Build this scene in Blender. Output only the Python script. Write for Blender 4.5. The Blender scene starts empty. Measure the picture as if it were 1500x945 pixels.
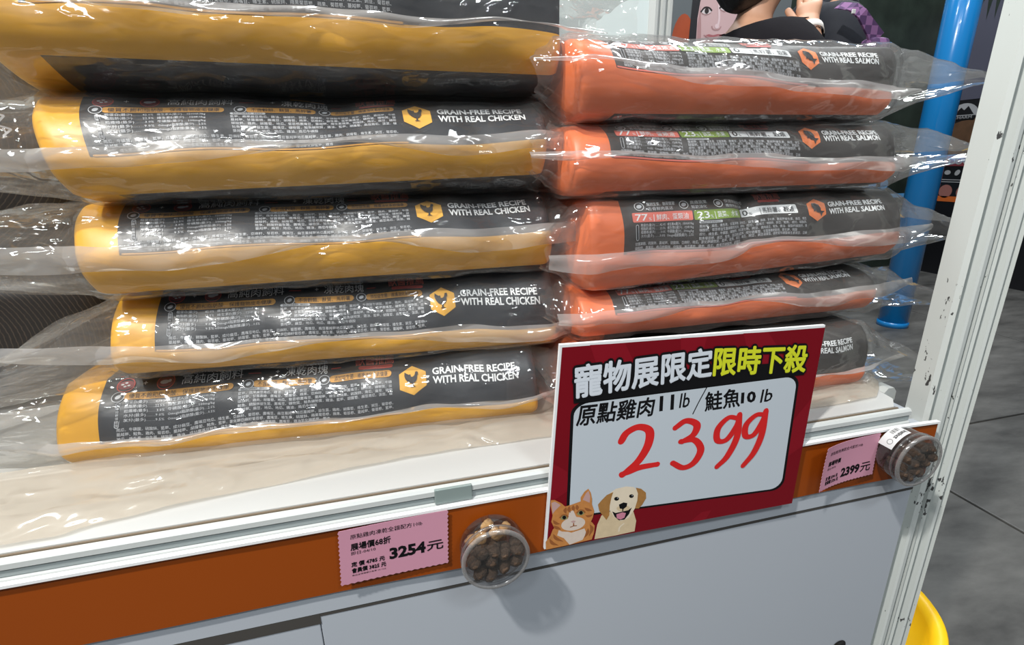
import bpy, bmesh, math, random
import numpy as np
from mathutils import Vector, Matrix, noise
random.seed(7)
scn = bpy.context.scene
# ------------------------------------------------------------------ camera
R = math.radians
cam_d = bpy.data.cameras.new('camera'); cam = bpy.data.objects.new('camera', cam_d)
scn.collection.objects.link(cam); scn.camera = cam
yaw, pitch, roll = R(14.2), R(17.7), R(-1.0)
fw = Vector((math.sin(yaw)*math.cos(pitch), math.cos(yaw)*math.cos(pitch), -math.sin(pitch)))
rt = Vector((math.cos(yaw), -math.sin(yaw), 0)); up = rt.cross(fw)
rt, up = rt*math.cos(roll)+up*math.sin(roll), -rt*math.sin(roll)+up*math.cos(roll)
M = Matrix((rt, up, -fw)).transposed().to_4x4(); M.translation = Vector((0, -.5, 1.15))
cam.matrix_world = M
cam_d.sensor_width = 36; cam_d.lens = 36*741/1500; cam_d.clip_start = .02
# ------------------------------------------------------------------ world, lamps, exposure
w = bpy.data.worlds.new('hall'); scn.world = w; w.use_nodes = True
w.node_tree.nodes['Background'].inputs[0].default_value = (.80, .90, 1, 1)
w.node_tree.nodes['Background'].inputs[1].default_value = .24
scn.view_settings.view_transform = 'Standard'; scn.view_settings.look = 'None'
scn.view_settings.exposure = -0.14; scn.view_settings.gamma = 1
scn.cycles.transparent_max_bounces = 40; scn.cycles.max_bounces = 8
scn.cycles.sample_clamp_indirect = 4
def area(name, loc, target, sx, sy, power, col=(1, 1, 1)):
    l = bpy.data.lights.new(name, 'AREA'); l.shape = 'RECTANGLE'; l.size = sx; l.size_y = sy; l.energy = power; l.color = col
    o = bpy.data.objects.new(name, l); scn.collection.objects.link(o); o.location = loc
    o.rotation_euler = (Vector(target)-Vector(loc)).to_track_quat('-Z', 'Y').to_euler(); return o
area('spot_lamp', (-1.35, -1.0, 3.5), (.3, 0, .8), .12, .12, 135, (1, .97, .92))
for i, (x, y, p) in enumerate([(-2.2, 1.2, 70), (.4, 1.0, 65), (2.6, 1.4, 110), (-1.6, -2.9, 95), (1.4, -2.8, 100), (4.2, 3.0, 80), (.2, 4.6, 70)]):
    area('ceiling_lamp', (x, y, 4.6), (x, y, 0), .9, .5, p, (.93, .98, 1))
# ------------------------------------------------------------------ helpers
COL = scn.collection
def mat(name, col, rough=.5, metal=0, bump=0, bscale=40, var=0, vscale=6, spec=.5, emit=None, coat=0):
    m = bpy.data.materials.new(name); m.use_nodes = True; nt = m.node_tree; b = nt.nodes['Principled BSDF']
    b.inputs['Base Color'].default_value = (*col, 1); b.inputs['Roughness'].default_value = rough
    b.inputs['Metallic'].default_value = metal; b.inputs['Specular IOR Level'].default_value = spec
    b.inputs['Coat Weight'].default_value = coat
    if var or bump:
        tc = nt.nodes.new('ShaderNodeTexCoord')
    if var:
        n = nt.nodes.new('ShaderNodeTexNoise'); n.inputs['Scale'].default_value = vscale; n.inputs['Detail'].default_value = 5
        nt.links.new(tc.outputs['Object'], n.inputs['Vector'])
        r = nt.nodes.new('ShaderNodeMix'); r.data_type = 'RGBA'
        r.inputs[6].default_value = (*[c*(1-var) for c in col], 1); r.inputs[7].default_value = (*[min(1, c*(1+var)) for c in col], 1)
        nt.links.new(n.outputs['Fac'], r.inputs[0]); nt.links.new(r.outputs[2], b.inputs['Base Color'])
    if bump:
        n2 = nt.nodes.new('ShaderNodeTexNoise'); n2.inputs['Scale'].default_value = bscale; n2.inputs['Detail'].default_value = 4
        nt.links.new(tc.outputs['Object'], n2.inputs['Vector'])
        bp = nt.nodes.new('ShaderNodeBump'); bp.inputs['Strength'].default_value = bump; bp.inputs['Distance'].default_value = .004
        nt.links.new(n2.outputs['Fac'], bp.inputs['Height']); nt.links.new(bp.outputs[0], b.inputs['Normal'])
    return m
def film(name, milk, rough=.1, scale=22, strength=.6, dist=.01, tint=(.97, .97, .96), refl=1.6, milkcol=(.9, .88, .86)):
    m = bpy.data.materials.new(name); m.use_nodes = True; nt = m.node_tree; nt.nodes.clear(); N = nt.nodes.new; L = nt.links.new
    out = N('ShaderNodeOutputMaterial'); tc = N('ShaderNodeTexCoord')
    mp = N('ShaderNodeMapping'); mp.inputs['Scale'].default_value = (.55, 1, 1.2); L(tc.outputs['Object'], mp.inputs[0])
    ns = N('ShaderNodeTexNoise'); ns.inputs['Scale'].default_value = scale; ns.inputs['Detail'].default_value = 2.5; ns.inputs['Distortion'].default_value = .6
    ns.noise_type = 'RIDGED_MULTIFRACTAL'; L(mp.outputs[0], ns.inputs['Vector'])
    bp = N('ShaderNodeBump'); bp.inputs['Strength'].default_value = strength; bp.inputs['Distance'].default_value = dist
    L(ns.outputs['Fac'], bp.inputs['Height'])
    fr = N('ShaderNodeFresnel'); fr.inputs['IOR'].default_value = 1.5; L(bp.outputs[0], fr.inputs['Normal'])
    ml = N('ShaderNodeMath'); ml.operation = 'MULTIPLY'; ml.use_clamp = True; ml.inputs[1].default_value = refl; L(fr.outputs[0], ml.inputs[0])
    mn = N('ShaderNodeMath'); mn.operation = 'MINIMUM'; mn.inputs[1].default_value = .42; L(ml.outputs[0], mn.inputs[0]); ml = mn
    tr = N('ShaderNodeBsdfTransparent'); tr.inputs[0].default_value = (*tint, 1)
    gl = N('ShaderNodeBsdfGlossy'); gl.inputs['Roughness'].default_value = rough; L(bp.outputs[0], gl.inputs['Normal'])
    m1 = N('ShaderNodeMixShader'); L(ml.outputs[0], m1.inputs[0]); L(tr.outputs[0], m1.inputs[1]); L(gl.outputs[0], m1.inputs[2])
    df = N('ShaderNodeBsdfDiffuse'); df.inputs[0].default_value = (*milkcol, 1); L(bp.outputs[0], df.inputs['Normal'])
    tl = N('ShaderNodeBsdfTranslucent'); tl.inputs[0].default_value = (*milkcol, 1)
    m2 = N('ShaderNodeMixShader'); m2.inputs[0].default_value = .45; L(df.outputs[0], m2.inputs[1]); L(tl.outputs[0], m2.inputs[2])
    m3 = N('ShaderNodeMixShader'); m3.inputs[0].default_value = milk; L(m1.outputs[0], m3.inputs[1]); L(m2.outputs[0], m3.inputs[2])
    L(m3.outputs[0], out.inputs[0]); return m
def link(o, parent=None):
    COL.objects.link(o)
    if parent: o.parent = parent
    return o
def tag(o, label=None, cat=None, group=None, kind=None):
    if label: o['label'] = label
    if cat: o['category'] = cat
    if group: o['group'] = group
    if kind: o['kind'] = kind
    return o
WROOTS = []
def wroot(*a):
    o = empty(*a); WROOTS.append(o); return o
def depth(x, z, d):      # a point read on the counter's front plane, moved d metres towards the viewer's side
    return x*(1-2*d), 1.15-(1.15-z)*(1-2*d)
def empty(name, loc=(0, 0, 0), label=None, cat=None, group=None):
    o = bpy.data.objects.new(name, None); o.location = loc; o.empty_display_size = .05; COL.objects.link(o)
    return tag(o, label, cat, group)
def mesh(name, verts, faces, mats, parent=None, idx=None, smooth=False):
    me = bpy.data.meshes.new(name); me.from_pydata([tuple(v) for v in verts], [], faces)
    for m in (mats if isinstance(mats, (list, tuple)) else [mats]): me.materials.append(m)
    if idx is not None: me.polygons.foreach_set('material_index', list(idx))
    if smooth: me.polygons.foreach_set('use_smooth', [True]*len(me.polygons))
    me.update(); return link(bpy.data.objects.new(name, me), parent)
def box(name, lo, hi, m, parent=None, bevel=0):
    bm = bmesh.new(); bmesh.ops.create_cube(bm, size=1)
    for v in bm.verts:
        v.co = Vector([lo[i]+(v.co[i]+.5)*(hi[i]-lo[i]) for i in range(3)])
    if bevel: bmesh.ops.bevel(bm, geom=bm.edges[:], offset=bevel, segments=2, affect='EDGES', profile=.5)
    me = bpy.data.meshes.new(name); bm.to_mesh(me); bm.free(); me.materials.append(m)
    return link(bpy.data.objects.new(name, me), parent)
def extrude(name, prof, a, b, m, axis='x', parent=None, smooth=False):
    """closed profile swept between a and b along an axis; 'x': prof=(y,z); 'z': prof=(x,y); 'y': prof=(x,z)"""
    n = len(prof); vs = []
    for t in (a, b):
        for p, q in prof:
            vs.append((t, p, q) if axis == 'x' else (p, q, t) if axis == 'z' else (p, t, q))
    fs = [(i, (i+1) % n, n+(i+1) % n, n+i) for i in range(n)] + [tuple(range(n))[::-1], tuple(range(n, 2*n))]
    o = mesh(name, vs, fs, m, parent)
    bm = bmesh.new(); bm.from_mesh(o.data); bmesh.ops.recalc_face_normals(bm, faces=bm.faces); bm.to_mesh(o.data); bm.free()
    return o
def lathe(name, prof, m, seg=48, axis='y', loc=(0, 0, 0), parent=None, smooth=True):
    vs = []; fs = []
    for r_, h in prof:
        for k in range(seg):
            a = 2*math.pi*k/seg; c, s = r_*math.cos(a), r_*math.sin(a)
            vs.append((c, h, s) if axis == 'y' else (c, s, h))
    for i in range(len(prof)-1):
        for k in range(seg):
            fs.append((i*seg+k, i*seg+(k+1) % seg, (i+1)*seg+(k+1) % seg, (i+1)*seg+k))
    o = mesh(name, vs, fs, m, parent, smooth=smooth); o.location = loc
    bm = bmesh.new(); bm.from_mesh(o.data); bmesh.ops.remove_doubles(bm, verts=bm.verts, dist=1e-6)
    bmesh.ops.recalc_face_normals(bm, faces=bm.faces); bm.to_mesh(o.data); bm.free()
    return o
# ---- 2-D art: lists of (verts2d, faces, material, layer)
_tc = {}
def text2d(s, size=1, bold=0, shear=0, res=2, sx=1):
    if ord(s[0]) > 255: bold = 0        # dense glyphs are thickened by overprinting instead
    key = (s, bold, shear, res)
    if key not in _tc:
        c = bpy.data.curves.new('t', 'FONT'); c.body = s; c.size = 1; c.offset = bold; c.shear = shear; c.resolution_u = res
        o = bpy.data.objects.new('t', c); COL.objects.link(o)
        dg = bpy.context.evaluated_depsgraph_get(); me = bpy.data.meshes.new_from_object(o.evaluated_get(dg))
        v = np.zeros(len(me.vertices)*3); me.vertices.foreach_get('co', v); v = v.reshape(-1, 3)[:, :2]
        f = [tuple(p.vertices) for p in me.polygons]
        bpy.data.objects.remove(o); bpy.data.curves.remove(c); bpy.data.meshes.remove(me); _tc[key] = (v, f)
    v, f = _tc[key]
    return v*[size*sx, size], f
class Art:
    def __init__(s): s.items = []
    def add(s, v, f, m, layer=1): s.items.append((np.asarray(v, float).reshape(-1, 2), f, m, layer)); return s
    def text(s, t, x, y, size, m, width=None, bold=0, shear=0, rot=0, layer=2, res=2, sx=1, height=None):
        v, f = text2d(t, size, bold, shear, res, sx)
        if len(v) == 0: return
        v = v.copy(); v[:, 0] -= v[:, 0].min()
        if width: v[:, 0] *= width/max(1e-6, v[:, 0].max())
        if height: v[:, 1] = (v[:, 1]-v[:, 1].min())*height/max(1e-6, np.ptp(v[:, 1]))
        if rot:
            c, q = math.cos(rot), math.sin(rot); v = v@np.array([[c, q], [-q, c]])
        s.add(v+[x, y], f, m, layer)
    def poly(s, pts, m, layer=1): s.add(pts, [tuple(range(len(pts)))], m, layer)
    def patch(s, pts, m, layer=1, rings=5, sub=4):
        P = np.array(pts, float); c = P.mean(0); o = np.vstack([P[i]+(P[(i+1) % len(P)]-P[i])*k/sub for i in range(len(P)) for k in range(sub)]); n = len(o)
        v = np.vstack([c+(o-c)*max(.001, k/rings) for k in range(rings+1)])
        s.add(v, [(k*n+i, k*n+(i+1) % n, (k+1)*n+(i+1) % n, (k+1)*n+i) for k in range(rings) for i in range(n)], m, layer)
    def pill(s, x0, y0, x1, y1, m, r=None, layer=1, n=24, slant=0):
        r = (y1-y0)/2 if r is None else r
        top = []; bot = []; xs = set(np.linspace(x0+r, x1-r, n)); xs |= set(x0+r-r*math.cos(a) for a in np.linspace(0, math.pi/2, 7)); xs |= set(x1-r+r*math.cos(a) for a in np.linspace(0, math.pi/2, 7))
        v = []; xs = sorted(xs)
        for x in xs:
            d = max(0, x0+r-x, x-(x1-r)); k = r-math.sqrt(max(0, r*r-d*d)); v += [(x, y0+k), (x, y1-k)]
        s.add(v, [(2*i, 2*i+2, 2*i+3, 2*i+1) for i in range(len(xs)-1)], m, layer)
    def disc(s, x, y, rx, ry, m, layer=1, n=20, rot=0):
        c, q = math.cos(rot), math.sin(rot); p = []
        for k in range(n):
            a = 2*math.pi*k/n; u, v = rx*math.cos(a), ry*math.sin(a); p.append((x+u*c-v*q, y+u*q+v*c))
        s.poly(p, m, layer)
    def ring(s, x, y, r, wd, m, layer=1, n=20):
        v = []
        for k in range(n):
            a = 2*math.pi*k/n; v += [(x+r*math.cos(a), y+r*math.sin(a)), (x+(r-wd)*math.cos(a), y+(r-wd)*math.sin(a))]
        s.add(v, [(2*k, (2*k+2) % (2*n), (2*k+3) % (2*n), 2*k+1) for k in range(n)], m, layer)
    def stroke(s, pts, wd, m, layer=2, n=8, taper=None):
        P = [np.array(p, float) for p in pts]; out = []
        Q = [2*P[0]-P[1]]+P+[2*P[-1]-P[-2]]
        for i in range(1, len(Q)-2):
            for t in np.linspace(0, 1, n, endpoint=(i == len(Q)-3)):
                a, b, c, d = Q[i-1], Q[i], Q[i+1], Q[i+2]
                out.append(.5*((2*b)+(-a+c)*t+(2*a-5*b+4*c-d)*t*t+(-a+3*b-3*c+d)*t**3))
        v = []; N = len(out)
        for i, p in enumerate(out):
            dr = out[min(i+1, N-1)]-out[max(i-1, 0)]; dr = dr/max(1e-9, np.linalg.norm(dr)); nr = np.array([-dr[1], dr[0]])
            ww = wd*(taper(i/(N-1)) if taper else 1)
            v += [p+nr*ww/2, p-nr*ww/2]
        s.add(v, [(2*i, 2*i+1, 2*i+3, 2*i+2) for i in range(N-1)], m, layer)
    def build(s, name, mapf, parent=None, step=.0002):
        """mapf(xy array, height array) -> xyz array"""
        V = []; F = []; I = []; mats = []; off = 0
        for v, f, m, l in s.items:
            if m not in mats: mats.append(m)
            V.append(mapf(v, np.full(len(v), l*step))); F += [tuple(i+off for i in p) for p in f]; I += [mats.index(m)]*len(f); off += len(v)
        if not V: return None
        return mesh(name, np.vstack(V), F, mats, parent, I)
# ------------------------------------------------------------------ materials
WHITE = mat('white_laminate', (.50, .505, .495), .35, var=.03, vscale=3)
FRONT = mat('front_panel', (.42, .45, .495), .3, var=.02, vscale=2)
def alu_mat():
    m = mat('painted_aluminium', (.54, .57, .55), .38, spec=.4); nt = m.node_tree; b = nt.nodes['Principled BSDF']; N = nt.nodes.new; L = nt.links.new
    tc = N('ShaderNodeTexCoord'); mp = N('ShaderNodeMapping'); mp.inputs['Scale'].default_value = (1, 1, .45); L(tc.outputs['Object'], mp.inputs[0])
    n = N('ShaderNodeTexNoise'); n.inputs['Scale'].default_value = 170; n.inputs['Detail'].default_value = 3; L(mp.outputs[0], n.inputs['Vector'])
    n2 = N('ShaderNodeTexNoise'); n2.inputs['Scale'].default_value = 9; n2.inputs['Detail'].default_value = 1; L(tc.outputs['Object'], n2.inputs['Vector'])
    a = N('ShaderNodeMath'); a.operation = 'MULTIPLY'; L(n.outputs['Fac'], a.inputs[0]); L(n2.outputs['Fac'], a.inputs[1])
    r = N('ShaderNodeValToRGB'); r.color_ramp.elements[0].position = .375; r.color_ramp.elements[1].position = .39
    r.color_ramp.elements[0].color = (.54, .57, .55, 1); r.color_ramp.elements[1].color = (.05, .05, .05, 1)
    L(a.outputs[0], r.inputs[0]); L(r.outputs[0], b.inputs['Base Color']); return m
ALU = alu_mat()
ALU2 = mat('white_aluminium', (.52, .54, .53), .3)
GROOVE = mat('aluminium_groove', (.26, .30, .30), .35)
WOODEDGE = mat('raw_board_edge', (.16, .12, .08), .8)
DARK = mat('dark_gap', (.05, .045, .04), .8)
BOARD = mat('orange_brown_card', (.27, .052, .002), .45, spec=.25, var=.06, vscale=3)
PINK = mat('pink_paper', (.56, .26, .35), .8)
INK = mat('black_ink', (.006, .006, .007), .7, spec=.1)
def floor_mat():
    m = mat('polished_concrete', (.2, .2, .2), .55); nt = m.node_tree; b = nt.nodes['Principled BSDF']; N = nt.nodes.new; L = nt.links.new
    tc = N('ShaderNodeTexCoord'); n = N('ShaderNodeTexNoise'); n.inputs['Scale'].default_value = 3; n.inputs['Detail'].default_value = 9; n.inputs['Roughness'].default_value = .62
    mp = N('ShaderNodeMapping'); mp.inputs['Scale'].default_value = (1, 2.6, 1); mp.inputs['Rotation'].default_value = (0, 0, .7)
    L(tc.outputs['Generated'], mp.inputs[0]); L(tc.outputs['Object'], mp.inputs[0]); L(mp.outputs[0], n.inputs['Vector'])
    r = N('ShaderNodeValToRGB'); e = r.color_ramp.elements; e[0].position = .3; e[0].color = (.035, .034, .032, 1); e[1].position = .72; e[1].color = (.125, .122, .115, 1)
    L(n.outputs['Fac'], r.inputs[0]); L(r.outputs[0], b.inputs['Base Color']); return m
CONC = floor_mat()
YEL = mat('amber_bag_film', (.72, .36, .010), .42, bump=.12, bscale=14, var=.06, vscale=9)
ORA = mat('orange_bag_film', (.76, .165, .045), .42, bump=.12, bscale=14, var=.06, vscale=9)
NAVY = mat('black_bag_film', (.016, .019, .026), .4, bump=.3, bscale=25)
CHAR = mat('charcoal_bag_film', (.035, .03, .028), .45, bump=.3, bscale=25)
PW = mat('print_white', (.80, .82, .84), .5); PG = mat('print_grey', (.58, .60, .64), .5)
PY = mat('print_amber', (.80, .42, .05), .5); PYD = mat('print_ochre', (.62, .30, .05), .5); PR = mat('print_red', (.50, .05, .04), .5)
PO = mat('print_orange', (.85, .22, .06), .5); PGR = mat('print_green', (.20, .32, .03), .5); PK = mat('print_black', (.012, .013, .017), .5)
PS = mat('print_salmon', (.72, .16, .12), .5); PMAR = mat('print_maroon', (.20, .03, .04), .5)
FILM = film('clear_plastic_film', .06, rough=.06, scale=60, strength=.7, dist=.004, refl=1.25)
FOLD = film('doubled_plastic_film', .27, scale=26, strength=.7, dist=.006, rough=.08)
CLEAR = film('clear_styrene', .02, rough=.05, scale=8, strength=.05, dist=.001, refl=1.5, tint=(.80, .80, .80))
CLEAR2 = film('clear_styrene_rim', .22, rough=.12, scale=8, strength=.05, dist=.001, refl=3.2, tint=(.85, .85, .86))
# ------------------------------------------------------------------ setting: floor, walls
fl = tag(box('floor', (-6, -4, -.1), (9, 9, -.008), DARK), kind='structure')
xs = [-6, -4.11, -2.11, -.11, 1.885, 3.9, 5.9, 9]; ys = [-4, -3.06, -1.06, .943, 2.95, 4.95, 6.95, 9]
for i in range(7):
    for j in range(7):
        g = .006
        box('concrete_slab', (xs[i]+g, ys[j]+g, -.02), (xs[i+1]-g, ys[j+1]-g, 0), CONC, fl, .003)
FORE = mat('forest_photo_print', (.018, .026, .02), .35, var=.9, vscale=5)
LAKE = mat('lake_photo_print', (.075, .075, .105), .3, var=.3, vscale=.7)
BLK = mat('black_wall_print', (.008, .008, .01), .3)
wb = tag(box('wall_back', (1.6, 3.72, 0), (5.5, 3.8, 3.4), FORE), kind='structure')
wr = tag(box('wall_right', (5.35, -1.5, 0), (5.45, 3.72, 3.4), BLK), kind='structure')
def on_back(v, h): return np.column_stack([v[:, 0], 3.72-.002-h*10, v[:, 1]])
def on_right(v, h): return np.column_stack([5.35-.002-h*10, -v[:, 0], v[:, 1]])      # art x = -y
# lady portrait poster, flat picture
SK = mat('poster_skin', (.50, .33, .33), .5, var=.06, vscale=3); SKS = mat('poster_skin_shade', (.36, .20, .20), .5); HAIR = mat('poster_hair', (.012, .01, .012), .5)
LIP = mat('poster_lips', (.32, .10, .11), .5); EYE = mat('poster_eye', (.02, .012, .012), .5); SCL = mat('poster_eye_white', (.55, .48, .48), .5); GREYB = mat('poster_grey', (.10, .11, .115), .5); TEAL = mat('orange_cushion_print', (.30, .05, .012), .5, var=.3, vscale=8)
SKH = mat('poster_skin_light', (.62, .46, .47), .5)
po = wroot('portrait_poster', (2.9, 3.72, 1.7), 'large portrait poster of a smiling dark-haired woman on the far wall', 'poster')
a = Art(); a.poly([(2.2, 1.7), (3.6, 1.7), (3.6, 3.3), (2.2, 3.3)], GREYB, 0)
a.disc(2.575, 2.02, .11, .26, TEAL, 1, 24)
a.disc(2.55, 1.92, .06, .1, GREYB, 1.2, 16)
a.poly([(2.66, 1.7), (2.63, 2.1), (2.64, 2.45), (2.70, 2.75), (2.95, 2.9), (3.2, 2.75), (3.3, 2.4), (3.25, 1.9), (3.2, 1.7)], HAIR, 2)
a.poly([(2.76, 1.86), (2.70, 2.05), (2.695, 2.25), (2.715, 2.42), (2.78, 2.58), (2.93, 2.66), (3.05, 2.6), (3.12, 2.42), (3.11, 2.2), (3.07, 2.02), (2.98, 1.88), (2.87, 1.80)], SK, 3)
a.poly([(2.70, 2.2), (2.715, 2.35), (2.735, 2.2), (2.76, 1.95), (2.76, 1.87), (2.71, 2.02)], SKS, 3.3)
for ex, ey, q in ((2.772, 2.305, .06), (2.945, 2.338, .1)):
    a.disc(ex, ey, .047, .021, SCL, 4, 18, q); a.disc(ex+.003, ey+.003, .020, .021, EYE, 5, 14)
    a.stroke([(ex-.052, ey-.008), (ex-.02, ey+.024), (ex+.02, ey+.026), (ex+.052, ey+.006)], .013, EYE, 5)
    a.stroke([(ex-.045, ey-.014), (ex, ey-.026), (ex+.045, ey-.008)], .005, SKS, 5)
    a.stroke([(ex-.06, ey+.085), (ex, ey+.115), (ex+.07, ey+.09)], .014, SKS, 4, taper=lambda t: 1-.5*t)
a.stroke([(2.885, 2.36), (2.90, 2.26), (2.895, 2.21)], .018, SKH, 4); a.disc(2.885, 2.2, .02, .018, SKH, 4.2)
a.stroke([(2.835, 2.20), (2.85, 2.178), (2.88, 2.172), (2.91, 2.18), (2.925, 2.2)], .010, SKS, 4.4)
a.poly([(2.77, 2.125), (2.815, 2.138), (2.855, 2.132), (2.90, 2.142), (2.955, 2.14), (2.91, 2.105), (2.855, 2.088), (2.805, 2.1)], LIP, 4)
a.stroke([(2.765, 2.13), (2.85, 2.112), (2.965, 2.146)], .007, SKS, 5)
a.build('printed_portrait', on_back, po, .00012)
fr = Art(); fr.poly([(2.2, 1.7), (2.2, 1.72), (3.6, 1.72), (3.6, 1.7)], HAIR, 0)
box('poster_sheet', (2.2, 3.7185, 1.7), (3.6, 3.7199, 3.3), GREYB, po)
ws = wroot('wall_lettering', (3.9, 3.72, 2.4), 'white handwritten-style characters on the dark far wall beside the portrait', 'sign')
a = Art(); a.text('牌', 3.72, 2.36, .27, PW, shear=.15); a.text('了', 3.93, 2.40, .27, PW); a.build('white_lettering', on_back, ws, .0002)
bs = wroot('wall_stripe', (5.0, 3.72, .755), 'short blue stripe low on the dark far wall behind the column', 'stripe')
BLUS = mat('stripe_blue', (.10, .32, .62), .4); ORAS = mat('stripe_orange', (.55, .12, .02), .4)
a = Art(); a.pill(4.55, .725, 5.3, .765, BLUS); a.disc(4.85, .86, .05, .05, BLUS); a.disc(5.0, .86, .05, .05, BLUS); a.build('blue_stripe', on_back, bs)
# lake and product print on the right wall
lk = wroot('lake_poster', (5.35, 3.3, 1.6), 'dusky lake photo poster with tree reflections on the dark wall right of the blue column', 'poster')
a = Art(); a.poly([(-3.70, 1.62), (-1.0, 1.62), (-1.0, 3.35), (-3.70, 3.35)], LAKE, 1)
rnd = random.Random(3); x = -3.7; pts = []
while x < -1.0:
    pts += [(x, 2.45+rnd.uniform(-.02, .02)), (x+.02, 2.36+rnd.uniform(-.1, .04)), (x+.04, 2.45+rnd.uniform(-.03, .0))]; x += rnd.uniform(.045, .08)
for i in range(0, len(pts)-1): a.poly([pts[i], pts[i+1], (pts[i+1][0], 3.35), (pts[i][0], 3.35)], FORE, 2)
a.build('lake_picture', on_right, lk, .0002)
BRN = mat('animal_print_brown', (.10, .05, .025), .5, var=.5, vscale=12); DGY = mat('print_dim_white', (.33, .33, .34), .5)
pp = wroot('product_poster', (5.35, 3.2, 1.1), 'dark product poster with white mountain emblem and red DUCK label on the right wall', 'poster')
a = Art()
a.disc(-3.33, 1.29, .20, .15, BRN, 1, 20, .2); a.disc(-3.18, 1.36, .10, .14, BRN, 1.2, 16); a.poly([(-3.2, 1.45), (-3.12, 1.58), (-3.08, 1.44)], BRN, 1.4)
a.disc(-2.98, 1.27, .11, .20, DGY, 1, 18); a.stroke([(-3.12, 1.46), (-3.05, 1.54), (-3.02, 1.60)], .03, BRN, 1)
half = [(-3.36+.135*math.cos(t), 1.47+.12*math.sin(t)) for t in np.linspace(0, math.pi, 14)]
a.poly(half, DGY, 1.6); a.poly([(-3.45, 1.49), (-3.39, 1.555), (-3.36, 1.53), (-3.33, 1.565), (-3.27, 1.49)], BLK, 2); a.pill(-3.475, 1.452, -3.245, 1.482, BLK, layer=2); a.text('CHARM', -3.44, 1.456, .035, DGY, width=.16, layer=3)
a.pill(-3.42, 1.035, -3.0, 1.13, PMAR, .01, 1); a.text('DUCK', -3.39, 1.05, .085, DGY, width=.25, bold=.02, layer=2)
for k in range(4): a.disc(-3.38+k*.09, .975, .03, .022, DGY, 1, 8, k)
a.pill(-3.42, .905, -3.0, .912, DGY, .001); a.pill(-3.42, .885, -3.0, .892, DGY, .001)
for k in range(3): a.disc(-3.36+k*.16, .80, .062, .062, mat('print_rose', (.30, .12, .10), .5), 1, 18)
a.pill(-3.40, 1.175, -3.05, 1.182, DGY, .001); a.text('AA', -3.25, 1.19, .06, DGY)
a.pill(-3.62, 1.375, -3.56, 1.395, PR)
a.build('printed_picture', on_right, pp, .0002)
st = wroot('wall_stripe', (5.35, 3.3, .74), 'orange and blue stripe low on the dark right wall', 'stripe')
a = Art(); a.pill(-3.62, .70, -3.50, .74, BLUS); a.pill(-3.46, .705, -1.2, .755, ORAS); a.build('printed_stripe', on_right, st)
# blue column
col = empty('column', (3.44, 2.13, 0), 'glossy blue round column standing on the floor behind the orange bags', 'column')
BLU = mat('glossy_blue', (.006, .19, .50), .22, coat=.4, var=.04, vscale=2)
lathe('shaft', [(.0, 0), (.088, 0), (.088, 3.4), (0, 3.4)], BLU, 48, 'z', (0, 0, 0), col)
lathe('foot_ring', [(.088, 0), (.094, 0), (.094, .03), (.088, .035)], BLU, 48, 'z', (0, 0, 0), col)
# booth back wall + pole
bw = tag(box('wall_booth', (-1.6, .575, 0), (.575, .59, 2.4), mat('booth_white_panel', (.66, .74, .74), .4)), kind='structure')
pl = wroot('aluminium_pole', (.60, .585, 0), 'white ribbed aluminium pole at the end of the booth back wall', 'pole')
pr = [(x+.60, y+.585) for x, y in [(-.027, .02), (-.027, -.012), (-.018, -.022), (-.012, -.022), (-.010, -.014), (-.004, -.014), (-.002, -.022), (.004, -.022), (.006, -.014), (.012, -.014), (.014, -.022), (.020, -.022), (.027, -.012), (.027, .02)]]
extrude('shaft', pr, 0, 2.5, ALU2, 'z', pl)
# ------------------------------------------------------------------ display counter
ct = wroot('display_counter', (0, .28, 0), 'white display counter with shelf top and ribbed aluminium rail', 'counter')
extrude('shelf_top', [(-1.3, .006), (.700, .006), (.722, .026), (.742, .13), (.742, .572), (-1.3, .572)], .785, .80, WHITE, 'z', ct)
box('shelf_edge', (-1.3, .0035, .784), (.706, .006, .7985), WOODEDGE, ct)
rail = [(.0035, .796), (.001, .7985), (-.003, .798), (-.0055, .795), (-.0055, .789), (-.0005, .787), (-.0005, .780), (-.0055, .778), (-.007, .774), (-.007, .764), (.0035, .764)]
extrude('front_rail', rail, -1.3, .7205, ALU2, 'x', ct)
box('rail_groove', (-1.3, -.0035, .780), (.7205, -.0007, .787), GROOVE, ct)
box('rail_clip', (.031, -.0072, .7785), (.074, -.003, .7975), mat('grey_plastic_clip', (.22, .27, .26), .35), ct, .001)
box('apron_rail', (-1.3, -.004, .6575), (.765, .02, .764), FRONT, ct)
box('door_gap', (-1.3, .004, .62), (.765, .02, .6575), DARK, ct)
box('gap_shade_strip', (-1.3, -.0038, .642), (-.109, .004, .6568), DARK, ct)  # dark colour on both strips stands in for shade in the open door gap
box('gap_shade_strip', (-.109, -.0036, .6525), (.765, .004, .6565), DARK, ct)
box('left_door', (-1.3, -.003, 0.02), (-.1105, .012, .6420), FRONT, ct, .0008)
box('right_door', (-.1095, -.003, 0.02), (.7635, .012, .6525), FRONT, ct, .0008)
lathe('key_hole', [(0, -.0024), (.0125, -.0024), (.0130, -.0030), (.0142, -.0028)], BLK, 32, 'y', (.690, -.001, .352), ct)
lathe('key_cylinder', [(0, -.0034), (.004, -.0034), (.004, .001)], mat('brass', (.5, .38, .1), .3, metal=1), 20, 'y', (.688, -.001, .350), ct)
extrude('side_rail', [(.748, .775), (.748, .79), (.755, .797), (.766, .797), (.772, .79), (.772, .775)], .06, .55, ALU2, 'y', ct)
box('side_panel', (.752, .03, .02), (.762, .56, .775), FRONT, ct)
box('rear_panel', (-1.3, .556, .02), (.75, .572, .785), FRONT, ct)
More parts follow.
